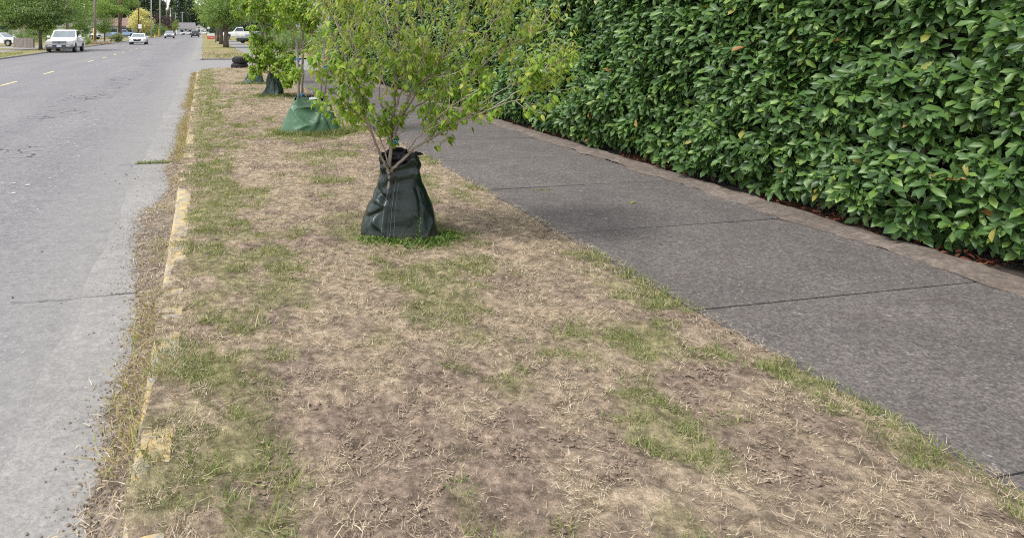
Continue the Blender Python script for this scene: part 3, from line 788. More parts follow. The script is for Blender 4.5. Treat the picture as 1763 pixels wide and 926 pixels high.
clumps('grass_clumps', 3400, 1.3, 16, 24, .018, .05, .0034, .04, True, M['greengrass'], 'rooted clumps of green grass in the greener patches of the verge', 'grass')
clumps('dry_clumps', 4200, 1.3, 16, 26, .012, .042, .0021, .05, False, M['straw'], 'matted clumps of dead straw coloured grass on the verge', 'dry grass')
X, Y = scatter(2600, 0.0, VX1, 1.3, 14, lambda X, Y: np.full(len(X), .5)); n = len(X)
tag(leaf_obj('leaf_bits', np.stack([X, Y, groundz(X, Y) + .012], -1), rand_dir(n) * [1, 1, .4], rand_dir(n) * .6 + [0, 0, 1], np.exp(rng.normal(-3.9, .4, n)), np.exp(rng.normal(-4.7, .4, n)), T_DROOP, M['litter']), 'scattered dead leaf fragments on the dry verge', 'leaf litter', kind='stuff')
# soil clods and grit on the bare ground
ICO = None
def rocks(name, X, Y, Z, sz, m, label, cat, flat=0.6):
    base = np.array([(0, 0, 1), (.9, 0, .1), (.25, .85, .15), (-.75, .5, 0), (-.7, -.55, .1), (.3, -.85, 0), (0, 0, -.8)])
    f = np.array([(0, 1, 2), (0, 2, 3), (0, 3, 4), (0, 4, 5), (0, 5, 1), (6, 2, 1), (6, 3, 2), (6, 4, 3), (6, 5, 4), (6, 1, 5)])
    n = len(X); a = rng.uniform(0, 2 * PI, n)
    V = base[None] * (1 + rng.normal(0, .18, (n, 7, 3))) * sz[:, None, None]
    x = V[..., 0] * np.cos(a)[:, None] - V[..., 1] * np.sin(a)[:, None]; yv = V[..., 0] * np.sin(a)[:, None] + V[..., 1] * np.cos(a)[:, None]
    V = np.stack([x + X[:, None], yv + Y[:, None], V[..., 2] * flat + Z[:, None]], -1).reshape(-1, 3)
    F = (f[None] + (np.arange(n) * 7)[:, None, None]).reshape(-1, 3)
    o = link(name, mesh_np(name, V, [F], m, False)); tag(o, label, cat, kind='stuff'); return o
X, Y = scatter(60000, 0.1, VX1, 1.2, 14, lambda X, Y: np.clip(0.75 - cover(X, Y)[1] - cover(X, Y)[0], 0.02, 1))
rocks('soil_clods', X, Y, groundz(X, Y) + .004, rng.uniform(.003, .011, len(X)) * (1 + .6 * (rng.uniform(size=len(X)) > .95)), M['clod'], 'crumbs of dry brown soil on the bare patches', 'soil')
X, Y = scatter(420, -1.7, -0.45, 2.0, 13, lambda X, Y: np.clip((X + 1.75) / 1.3, 0, 1) * np.clip((fbm(X * 1.4, Y * .9, 77, 2) - .36) * 3, 0, 1) * .35)
rocks('road_grit', X, Y, np.full(len(X), ROAD_Z + .006), rng.uniform(.004, .013, len(X)), M['pebble'], 'scattered dark crumbs on the concrete gutter', 'grit')

# leaf litter and silt banked along the kerb
def bank_w(Y): return 0.045 + 0.17 * np.clip(fbm(Y * 0.75, Y * 0 + 2, 15, 3) * 2.4 - 0.85, 0, 1) + 0.13 * np.exp(-((Y - 7.0) / 1.1) ** 2) + .05 * (fbm(Y * 4, Y * 0, 16, 2) - .4)
ys = np.arange(-1, 30, 0.03); bw = bank_w(ys) + .11 * (fbm(ys * 7, ys * 0, 18, 3) - .5); V = []; nc = 8
for i, yv in enumerate(ys):
    for c in range(nc):
        t = c / (nc - 1); x = -0.27 - bw[i] * (1 - t) * (1 + .25 * (vnoise(yv * 6, c, 3) - .5)); 
        z = ROAD_Z + 0.0052 + 0.05 * t ** 2 * min(1, bw[i] / .25) + (vnoise(x * 22, yv * 22, 9) * .012 * min(1, c / 3) if c else 0)
        V.append((x, yv, z))
i = np.arange((len(ys) - 1) * (nc - 1)); r, c = i // (nc - 1), i % (nc - 1); a = r * nc + c
o = link('gutter_silt', mesh_np('gutter_silt', V, [np.stack([a, a + 1, a + nc + 1, a + nc], -1)], M['silt'])); o['kind'] = 'structure'
def litter_pts(n, y0, y1):
    Y = rng.uniform(y0, y1, n); t = rng.uniform(0, 1, n) ** 1.0
    bwv = bank_w(Y) * 1.15 + .03
    X = -0.25 - bwv * t * (1 + .5 * (rng.uniform(size=n) > .93))
    Z = ROAD_Z + 0.008 + 0.052 * (1 - t).clip(0, 1) ** 2 + rng.uniform(0, .022, n) * (1 - t)
    return X, Y, Z
X1, Y1, Z1 = litter_pts(7000, 1.5, 9); X2, Y2, Z2 = litter_pts(7000, 9, 30)
X = np.concatenate([X1, X2]); Y = np.concatenate([Y1, Y2]); Z = np.concatenate([Z1, Z2]); n = len(X)
D = rand_dir(n); D[:, 2] *= .45
tag(leaf_obj('leaf_litter', np.stack([X, Y, Z], -1), D, rand_dir(n) * .7 + [0, 0, 1], np.exp(rng.normal(-4.35, .5, n)) * (1 + .4 * (Y > 9)), np.exp(rng.normal(-5.4, .45, n)) * (1 + .4 * (Y > 9)), T_DROOP, M['litter']), 'brown dead leaves and bits banked against the yellow kerb', 'leaf litter', kind='stuff')
X, Y, Z = litter_pts(15000, 1.5, 28); n = len(X); D = rand_dir(n); D[:, 2] *= .35
tag(leaf_obj('gutter_straw', np.stack([X, Y, Z + .004], -1), D, rand_dir(n) * .7 + [0, 0, 1], rng.uniform(.02, .08, n), rng.uniform(.002, .005, n), T_BEND, M['straw']), 'broken straw and stalks lying in the gutter against the kerb', 'straw litter', kind='stuff')
X, Y, Z = litter_pts(9000, 1.5, 24); n = len(X)
rocks('gutter_grit', X - rng.exponential(.05, n), Y, np.full(n, ROAD_Z + .008), np.exp(rng.normal(-5.6, .45, n)), M['clod'], 'grit and crumbs of soil washed into the gutter along the kerb', 'grit')
# long dry tufts leaning over the kerb
Pb, Db, Lb = [], [], []
for yv in np.arange(1.6, 29, 0.10):
    q = fbm(np.array([yv * 0.8]), np.array([7.0]), 19, 3)[0]
    if q < 0.36: continue
    for _ in range(int(80 * q * (.3 + 1.2 * vnoise(np.array([yv * 2.3]), np.array([1.0]), 33)[0]))):
        Pb.append((-.30 + random.gauss(0, .075), yv + random.uniform(-.07, .07), random.uniform(-.06, .004)))
        a = random.uniform(0, 2 * PI); e = random.uniform(.15, 1.1)
        Db.append((math.cos(a) * math.cos(e) - .35, math.sin(a) * math.cos(e), math.sin(e))); Lb.append(random.uniform(.04, .115))
n = len(Pb)
tag(leaf_obj('kerb_grass', np.array(Pb), np.array(Db), rng.normal(size=(n, 3)) * .5 + [0, 0, 1], np.array(Lb), rng.uniform(.003, .006, n) * 1.2, T_BEND,
    leaf_mat('kerb_grass_blade', [(0, (0.20, 0.145, 0.065)), (.5, (.42, .335, .18)), (.75, (.33, .31, .12)), (1, (.21, .25, .07))], .7, .2, .2)), 'long dry tufts of grass hanging over the yellow kerb', 'kerb grass', kind='stuff')
# weeds in the gutter joint
def tuft(name, cx, cy, z, rx, ry, n, l0, l1, wd, m, label, cat, upright=0.7, tmpl=T_BEND, kind='stuff'):
    a = rng.uniform(0, 2 * PI, n); r = np.sqrt(rng.uniform(0, 1, n))
    P = np.stack([cx + rx * r * np.cos(a), cy + ry * r * np.sin(a), np.full(n, z)], -1)
    az = rng.uniform(0, 2 * PI, n); el = rng.uniform(R(25), R(85), n) * upright + (1 - upright) * R(20)
    D = np.stack([np.cos(az) * np.cos(el), np.sin(az) * np.cos(el), np.sin(el)], -1)
    o = leaf_obj(name, P, D, rng.normal(size=(n, 3)) * .5 + [0, 0, 1], rng.uniform(l0, l1, n), rng.uniform(.7, 1.3, n) * wd, tmpl, m)
    return tag(o, label, cat, kind=kind)
tuft('weed_tuft', -0.64, 9.78, ROAD_Z, .26, .05, 420, .03, .085, .006, M['greengrass'], 'green tuft of weeds growing in the crack of the gutter', 'weeds')

# ================================================================== WATERING BAGS
def interp(z, tab, k): return np.interp(z, [t[0] for t in tab], [t[k] for t in tab])
def make_bag(spot, label, prof, rim, m, wr, e=0.8, seed=0, rz=-YAW, extra=None, nth=128, nz=64):
    """prof rows: height, left half width, right half width, half depth; rim(theta) gives the height of the mouth"""
    root = empty('watering_bag', (spot[0], spot[1], 0.0), rz, label, 'watering bag', 'tree watering bags along the verge')
    def surf(th, t, off=0.0):
        z = t * rim(th)
        c, s_ = np.cos(th), np.sin(th)
        wl, wr_, dp = interp(z, prof, 1), interp(z, prof, 2), interp(z, prof, 3)
        cx = np.sign(c) * np.abs(c) ** e; sy = np.sign(s_) * np.abs(s_) ** e
        a = np.where(c > 0, wr_, wl)
        d = wr(th, z) + off
        return np.stack([cx * (a + d), sy * (dp + d), z + 0 * th], -1)
    TH, T = np.meshgrid(np.linspace(0, 2 * PI, nth, endpoint=False), np.linspace(0, 1, nz + 1))
    V = surf(TH, T).reshape(-1, 3)
    V[:nth, 2] = -0.01
    i = np.arange(nth * nz); r, c = i // nth, i % nth
    F = np.stack([r * nth + c, r * nth + (c + 1) % nth, (r + 1) * nth + (c + 1) % nth, (r + 1) * nth + c], -1)
    sh = link('bag_shell', mesh_np('bag_shell', V, [F], m), root)
    sh.data.materials.append(M['black'])
    sm = sh.modifiers.new('cloth', 'SOLIDIFY'); sm.thickness = 0.004; sm.offset = -1; sm.material_offset = 1; sm.material_offset_rim = 0
    def strip(name, th0, wd, t0, t1, off, m, n=48, wob=0.0, dash=None):
        V, F = [], []
        ts = np.linspace(t0, t1, n + 1)
        for j, t in enumerate(ts):
            # angle that keeps the strip at the same lateral offset
            z = t * float(rim(np.array(th0)))
            for sgn in (-1, 1):
                want = th0[0] if isinstance(th0, tuple) else None
                th = np.array(ang(want if want is not None else 0, z) if isinstance(th0, tuple) else th0) + sgn * wd / max(.05, float(interp(z, prof, 1)))
                V.append(surf(th, np.array(t), off))
        for j in range(n):
            if dash and j % dash == dash - 1: continue
            F.append((2 * j, 2 * j + 1, 2 * j + 3, 2 * j + 2))
        me = mesh_np(name, np.array(V), [np.array(F)], m)
        return link(name, me, root)
    return root, surf, strip

# bag 1: dark tarp cone zipped up the front, mouth notched where the stems come out
P1 = [(0, .325, .315, .23), (.05, .318, .310, .225), (.14, .298, .297, .21), (.26, .250, .272, .19), (.32, .218, .245, .175), (.40, .192, .212, .16), (.44, .176, .190, .15), (.49, .158, .172, .145), (.54, .152, .166, .14), (.60, .162, .168, .14), (.66, .160, .150, .15), (.74, .150, .128, .13)]
ZT = R(-104)
def rim1(th):
    d = np.angle(np.exp(1j * (th - ZT)))
    return 0.672 - 0.105 * np.exp(-(d / 0.62) ** 2) - 0.02 * np.cos(2 * th) + 0.012 * np.sin(5 * th)
def wr1(th, z):
    lf = np.clip(-np.cos(th) * 1.3 + .25, 0, 1)
    sag = 0.006 * np.sin(z * 52 + 2.0 * np.sin(th * 2 + 1) + 1.2) * np.exp(-((z - .34) / .20) ** 2) * lf
    sag2 = 0.006 * np.sin(z * 64 - th * 3 + 2) * np.clip((z - .42) / .15, 0, 1)
    soft = (fbm(th * 2.2 + 8, z * 5 + 3, 5, 3) - .5) * 0.022
    u = np.cos(th) * .25
    def cr(x0, z0, ang, wd, ln, dep):
        a = (u - x0) * math.cos(ang) + (z - z0) * math.sin(ang); b = -(u - x0) * math.sin(ang) + (z - z0) * math.cos(ang)
        return dep * np.exp(-(a / ln) ** 2 - np.abs(b / wd) ** 1.3) * np.clip(-np.sin(th) * 2, 0, 1)
    soft = soft + cr(-.17, .36, -.45, .016, .10, -.024) + cr(-.17, .30, -.25, .018, .09, .020) + cr(-.19, .20, .5, .02, .11, -.022) + cr(-.13, .13, -.7, .016, .09, .016) + cr(-.15, .47, -.9, .012, .06, -.014)
    soft = soft + cr(.15, .52, 1.1, .016, .06, .02) + cr(.10, .22, 1.4, .03, .16, -.010) + cr(.20, .14, 1.0, .02, .10, .012) + cr(.03, .35, 1.6, .05, .2, .008)
    vert = 0.010 * np.sin(th * 7 + 3.5 * z) * np.clip((z - .40) / .2, 0, 1) + .006 * np.sin(th * 11 + 1) * np.clip(.2 - z, 0, .2) * 5
    d = np.angle(np.exp(1j * (th - ZT)))
    seam = 0.010 * np.exp(-(d / .10) ** 2) - 0.008 * np.exp(-((d - .26) / .12) ** 2) - 0.008 * np.exp(-((d + .26) / .14) ** 2)
    return sag + sag2 + soft + vert + seam
b1, s1, _ = make_bag(BAG_SPOTS[0], 'dark green upright watering bag with a zip, round the nearest many stemmed tree', P1, rim1, M['bag_dark'], wr1, e=.62)
def ribbon(name, root, surf, th_of, hw, t0, t1, off, m, n=70, dash=None, th=0.0015):
    ts = np.linspace(t0, t1, n + 1); V = []; F = []
    for j, t in enumerate(ts):
        a0 = th_of(t)
        p0 = surf(np.array(a0 - .01), np.array(t)); p1 = surf(np.array(a0 + .01), np.array(t))
        per = np.linalg.norm(p1 - p0) / .02
        q = [surf(np.array(a0 + sg * hw / per), np.array(t), o_) for sg, o_ in ((-1, off - th), (-1, off), (1, off), (1, off - th))]
        V += q
    for j in range(n):
        if dash and (j % dash[0]) >= dash[1]: continue
        a = 4 * j
        for k in range(3): F.append((a + k, a + k + 1, a + 5 + k, a + 4 + k))
    return link(name, mesh_np(name, np.array(V), [np.array(F)], m, False), root)
zipth = lambda t: ZT + .012 * math.sin(t * 9)
zp = ribbon('zipper', b1, s1, zipth, .0075, .02, .995, .006, M['black'])
ribbon('seam_tape', b1, s1, lambda t: zipth(t) + .015, .024, .02, .99, .002, plain('dark_seam_tape', (0.012, 0.028, 0.024), .5))
for da in (-.085, .10, .155):
    ribbon('stitching', b1, s1, lambda t, da=da: zipth(t) + da * (1 + .5 * t), .0013, .03, .97, .0042, M['thread'], n=130, dash=(4, 3))
# flaps and loops of black webbing at the mouth
mb = MB()
mb.tube([(.09, -.09, .65), (.13, -.06, .685), (.175, -.03, .676), (.20, .0, .668)], [.012, .018, .014, .004], 6)
mb.build('strap', M['black'], b1, True)
MB().tube([(.02, .10, .63), (.07, .12, .69), (.11, .10, .65)], .007, 6).build('strap', M['black'], b1, True)
mb = MB(); mb.tube([(-.13, -.02, .64), (-.10, -.06, .70), (-.05, -.04, .66), (-.02, .03, .65)], [.008, .012, .010, .006], 6)
mb.build('strap', M['black'], b1, True)

# bag 2: broad crumpled trapezoid round two stakes
P2 = [(0, .50, .50, .27), (.04, .495, .495, .265), (.20, .435, .425, .22), (.35, .365, .355, .16), (.46, .305, .298, .11), (.52, .268, .272, .085), (.60, .245, .262, .07)]
def rim2(th): return 0.545 + .028 * np.sin(3 * th + .8) + .018 * np.sin(7 * th) + .012 * np.sin(13 * th + 2) - 0.012 * np.cos(th)
def wr2(th, z):
    u = np.cos(th) * interp(z, P2, 1)          # lateral position on the front
    fr = np.clip(-np.sin(th) * 1.5, 0, 1)
    def crease(x0, z0, ang, wd, ln, dep):
        a = (u - x0) * math.cos(ang) + (z - z0) * math.sin(ang); b = -(u - x0) * math.sin(ang) + (z - z0) * math.cos(ang)
        return dep * np.exp(-(a / ln) ** 2) * np.exp(-np.abs(b / wd) ** 1.2)
    d = crease(-.02, .37, 2.85, .050, .22, -.055) + crease(-.10, .41, .12, .028, .18, .040) + crease(-.15, .27, 2.4, .035, .16, .035)
    d = d + crease(.15, .34, 1.35, .035, .18, -.045) + crease(.19, .22, 2.2, .04, .17, .035) + crease(.09, .25, 1.15, .030, .20, .030) + crease(-.02, .16, .45, .04, .22, .026)
    d = d + crease(-.05, .24, -.5, .035, .15, -.03) + crease(.28, .15, 2.0, .03, .14, -.03)
    return d * fr * 1.15 + (fbm(th * 2.5 + 3, z * 5, 25, 4) - .5) * .03 + 0.011 * np.sin(th * 9 + z * 20) * np.clip((z - .36) / .15, 0, 1)
b2, s2, _ = make_bag(BAG_SPOTS[1], 'bright green crumpled wide watering bag round two wooden stakes', P2, rim2, M['bag_green'], wr2, seed=3)
b2.scale = (1.03, 1, 1.07)
mb = MB(); mb.box((.055, -.085, .553), (.155, .004, .036), M=Matrix.Rotation(R(-4), 4, 'Y') @ Matrix.Rotation(R(-20), 4, 'X'))
lb = mb.build('care_label', M['signwhite'], b2)
mb = MB()
for k in range(5): mb.box((.055 - .055 + k * .026, -.0905, .556 + .002 * (k % 2) - k * .002), (.016, .003, .006), M=Matrix.Rotation(R(-4), 4, 'Y') @ Matrix.Rotation(R(-20), 4, 'X'))
mb.build('label_print', M['grey'], lb)
for pts in ([(-.06, -.07, .52), (-.055, -.085, .60), (-.03, -.08, .605), (-.025, -.07, .53)], [(-.02, -.06, .53), (.0, -.075, .60), (.04, -.07, .595), (.055, -.06, .545)], [(.17, -.05, .53), (.165, -.075, .612), (.195, -.07, .60), (.20, -.05, .53)]):
    MB().tube(pts, .011, 6).build('strap', M['black'], b2, True)
mb = MB(); mb.box((0.03, -.245, .075), (.07, .004, .020), M=Matrix.Rotation(R(-14), 4, 'Y') @ Matrix.Rotation(R(-25), 4, 'X')); mb.build('label_scrap', M['signwhite'], b2)

# bag 3: slumped dark bag; bag 4: flattened grey bag
P3 = [(0, .34, .29, .22), (.06, .30, .28, .21), (.16, .20, .25, .18), (.30, .15, .20, .15), (.45, .14, .15, .12), (.60, .13, .12, .10)]
def rim3(th): return 0.56 + .03 * np.sin(2 * th) + .015 * np.sin(5 * th)
def wr3(th, z): return (fbm(th * 2.6, z * 5, 45, 4) - .5) * .09 + .018 * np.sin(th * 5 + z * 9)
b3, s3, _ = make_bag(BAG_SPOTS[2], 'narrow slumped dark watering bag under the low leafy crown of the third tree', P3, rim3, M['bag_old'], wr3, nth=80, nz=40)
ribbon('zipper', b3, s3, lambda t: R(-80), .008, .03, .97, .004, M['black'], n=30)
P4 = [(0, .40, .36, .25), (.05, .38, .345, .24), (.15, .30, .31, .20), (.26, .22, .27, .15), (.36, .16, .22, .10)]
def rim4(th): return 0.36 + .03 * np.sin(3 * th + 2)
def wr4(th, z): return (fbm(th * 2.8 + 6, z * 6, 55, 4) - .5) * .09
b4, s4, _ = make_bag(BAG_SPOTS[3], 'low sagging grey green watering bag farthest along the verge, nearest the tyres', P4, rim4, M['bag_old'], wr4, nth=80, nz=30)
ribbon('zipper', b4, s4, lambda t: R(-140), .012, .03, .97, .004, M['black'], n=30)
# grass and weeds that the watering keeps green
def ring_tuft(name, cx, cy, rx, ry, a0, a1, n, l0, l1, wd, m, label, cat, tmpl=T_BEND, spread=.10, up=(R(25), R(85))):
    a = rng.uniform(a0, a1, n); q = 1 + np.abs(rng.normal(0, spread, n))
    lx, ly = rx * q * np.cos(a), ry * q * np.sin(a)
    X = cx + lx * CY + ly * SY; Y = cy - lx * SY + ly * CY
    P = np.stack([X, Y, groundz(X, Y)], -1); az = rng.uniform(0, 2 * PI, n); el = rng.uniform(up[0], up[1], n)
    D = np.stack([np.cos(az) * np.cos(el), np.sin(az) * np.cos(el), np.sin(el)], -1)
    o = leaf_obj(name, P, D, rng.normal(size=(n, 3)) * .5 + [0, 0, 1], rng.uniform(l0, l1, n), rng.uniform(.7, 1.3, n) * wd, tmpl, m)
    return tag(o, label, cat, kind='stuff')
ring_tuft('weeds', 1.603, 5.62, .33, .25, -PI * .90, -.04, 1000, .02, .05, .006, M['greengrass'], 'green grass round the foot of the nearest watering bag', 'weeds', spread=.30)
ring_tuft('broad_weeds', 1.64, 5.60, .31, .25, -PI * .80, -.02, 1000, .03, .070, .020, M['weed'], 'leafy green weeds in front of the nearest watering bag', 'weeds', T_FINE, .26, (R(0), R(75)))
ring_tuft('weeds', 1.74, 11.39, .50, .30, -PI, .1, 1900, .05, .13, .008, M['greengrass'], 'lush grass round the bright green watering bag', 'weeds', spread=.16)
ring_tuft('weeds', 1.95, 11.35, .36, .34, -PI * .6, .3, 1200, .06, .14, .008, M['greengrass'], 'lush grass on the right of the bright green watering bag', 'weeds', spread=.3)
ring_tuft('weeds', 1.77, 18.12, .33, .26, -PI, .2, 900, .05, .12, .012, M['greengrass'], 'grass round the slumped third watering bag', 'weeds', spread=.35)
ring_tuft('weeds', 1.57, 22.25, .40, .28, -PI, .1, 600, .05, .12, .014, M['greengrass'], 'grass round the farthest watering bag', 'weeds', spread=.3)
# one sprig standing up against the bag
sp = empty('weed_sprig', (1.68, 5.30, 0), 0, 'single upright leafy sprig in front of the nearest watering bag', 'weed')
pts = [Vector((0, 0, 0)), Vector((-.006, .004, .07)), Vector((.004, .006, .14)), Vector((.012, .01, .20))]
MB().tube(pts, [.0025, .002, .0016, .001], 5).build('stem', M['weed'], sp, True)
for i in range(12):
    t = .25 + .75 * i / 11; p = pts[int(t * 2.99)].lerp(pts[min(3, int(t * 2.99) + 1)], (t * 2.99) % 1); a = i * 2.4
    leaf_obj('leaf', np.array([p]), np.array([(math.cos(a), math.sin(a), .6)]), np.array([(0, 0, 1.)]), [.045 - .018 * t], [.016], T_FINE, M['weed'], sp)

# ================================================================== YOUNG DOGWOODS
LEAF_BIG = unit_leaf('dogwood_leaf', T_DROOP, .60, M['dogwood'])
LEAF_TIP = unit_leaf('dogwood_tip_leaf', T_DROOP, .38, M['dogtip'])
def smooth_path(pts, n):
    pts = [Vector(p) for p in pts]; out = []
    for i in range(n + 1):
        t = i / n * (len(pts) - 1); k = min(int(t), len(pts) - 2); u = t - k
        p0 = pts[max(k - 1, 0)]; p1 = pts[k]; p2 = pts[k + 1]; p3 = pts[min(k + 2, len(pts) - 1)]
        out.append(0.5 * ((2 * p1) + (p2 - p0) * u + (2 * p0 - 5 * p1 + 4 * p2 - p3) * u * u + (3 * p1 - p0 - 3 * p2 + p3) * u ** 3))
    return out
def dogwood(label, base, stems, r0, lscale=1.0, every=.13, tw=(.22, .48), nleaf=(4, 7), parts=True, start=.18, big_z=1.45, seed=1, dens=1.0, name='dogwood_tree', cat='tree', group='young trees planted along the verge', nparts=300, bare=0.0):
    rd = random.Random(seed)
    root = empty(name, base, 0, label, cat, group)
    base = Vector(base)
    tw_mb = MB(); rec = []
    def cluster(p, d, n, kind):
        for q in range(n):
            p_ = p - d * rd.uniform(0, .10)
            a = rd.uniform(0, 2 * PI)
            hd = Vector((math.cos(a), math.sin(a), 0))
            D = (hd * rd.uniform(.5, 1.0) + d * .30 + Vector((0, 0, rd.uniform(-1.15, -.15))))
            Nn = Vector((hd.x * .5, hd.y * .5, 1)) + Vector((rd.gauss(0, .25), rd.gauss(0, .25), 0))
            if kind: L = rd.uniform(.042, .070) * lscale; W = L * .36
            else: L = rd.uniform(.044, .074) * lscale; W = L * .62
            rec.append((p_ + hd * .006, D, Nn, L, W, kind))
    def twig(p, d, ln, r, lvl):
        n = 5; pts = [p]; dd = d.copy()
        for i in range(n):
            dd = (dd + Vector((rd.gauss(0, .09), rd.gauss(0, .09), .15 + rd.gauss(0, .06)))).normalized()
            pts.append(pts[-1] + dd * ln / n)
        tw_mb.tube(pts, [r * (1 - .65 * i / n) for i in range(n + 1)], 4 if lvl else 5)
        def kindat(q): return 1 if (q.z > big_z + rd.gauss(0, .22)) else 0
        if rd.random() > bare: cluster(pts[-1], dd, max(2, int(rd.randint(*nleaf) * dens)), kindat(pts[-1]))
        if lvl == 0:
            for i in (2, 3, 4):
                if rd.random() < .30: continue
                for sg in (-1, 1):
                    if rd.random() < .35: continue
                    side = dd.cross(Vector((0, 0, 1)))
                    side = side.normalized() if side.length > .1 else Vector((1, 0, 0))
                    s2_ = (side * sg * rd.uniform(.4, .9) + dd * .6 + Vector((rd.gauss(0, .25), rd.gauss(0, .25), rd.uniform(0, .5)))).normalized()
                    twig(pts[i], s2_, ln * rd.uniform(.28, .55), r * .55, 1)
        if rd.random() < .75 * dens: cluster(pts[3], dd, 2, kindat(pts[3]))
        if lvl == 0 and rd.random() < .5: cluster(pts[2], dd, 2, kindat(pts[2]))
    for si, (pts, ra, rb, tws) in enumerate(stems):
        path = smooth_path(pts, max(8, len(pts) * 4))
        path = [p + Vector((rd.gauss(0, .006), rd.gauss(0, .006), 0)) * (1 if i else 0) for i, p in enumerate(path)]
        rads = [ra + (rb - ra) * (i / (len(path) - 1)) ** .8 for i in range(len(path))]
        MB().tube([p - base for p in path], rads, 9 if ra > .012 else 6).build('trunk' if si == 0 else 'branch', M['bark'] if ra > .006 else M['twig'], root, True)
        acc = 0; tot = sum((path[i + 1] - path[i]).length for i in range(len(path) - 1)); run = 0
        if tws:
            for i in range(1, len(path)):
                seg = (path[i] - path[i - 1]); acc += seg.length; run += seg.length
                if run / tot < tws if isinstance(tws, float) else run / tot < start: continue
                while acc > every:
                    acc -= every
                    t = run / tot; a = rd.uniform(0, 2 * PI); sd_ = seg.normalized()
                    o1 = sd_.orthogonal().normalized(); o2 = sd_.cross(o1)
                    for k in range(2):
                        aa = a + k * PI + rd.gauss(0, .3)
                        d = (sd_ * rd.uniform(.55, .95) + (o1 * math.cos(aa) + o2 * math.sin(aa)) * rd.uniform(.5, .95)).normalized()
                        twig(path[i], d, rd.uniform(*tw) * (1.1 - .4 * t), max(.0026, rads[i] * .45) if rads[i] < .012 else .0050, 0)
            twig(path[-1], seg.normalized(), rd.uniform(*tw) * .7, rb, 0)
    tw_mb.v = [tuple(Vector(q) - base) for q in tw_mb.v]
    t = tw_mb.build('twigs', M['twig'], root, True); t['kind'] = 'stuff'
    P = np.array([r[0][:] for r in rec]); D = np.array([r[1][:] for r in rec]); Nn = np.array([r[2][:] for r in rec])
    L = np.array([r[3] for r in rec]); W = np.array([r[4] for r in rec]); K = np.array([r[5] for r in rec])
    X, Y, fw = pix(P)
    sc = np.where((X > 0) & (X < 1200) & (Y > 0) & (Y < 427), L * W ** .5 / fw - rng.uniform(0, 1e-6, len(L)), -1)
    chosen = np.zeros(len(P), bool)
    if parts:
        # the largest and, of those, the ones on the near side of the crown
        sc2 = sc * (1 - .25 * (fw - fw.min()) / (np.ptp(fw) + 1e-6))
        chosen[np.argsort(-sc2)[:nparts]] = True
        for kk, me in ((0, LEAF_BIG), (1, LEAF_TIP)):
            leaf_parts('leaf', me, np.where(chosen & (K == kk))[0], P, D, Nn, L, root, base)
    for kk, m in ((0, M['dogwood']), (1, M['dogtip'])):
        q = (~chosen) & (K == kk)
        if q.sum():
            o = leaf_obj('crown', P[q], D[q], Nn[q], L[q], W[q], T_DROOP, m, root, base); o['kind'] = 'stuff'
    return root, len(P)

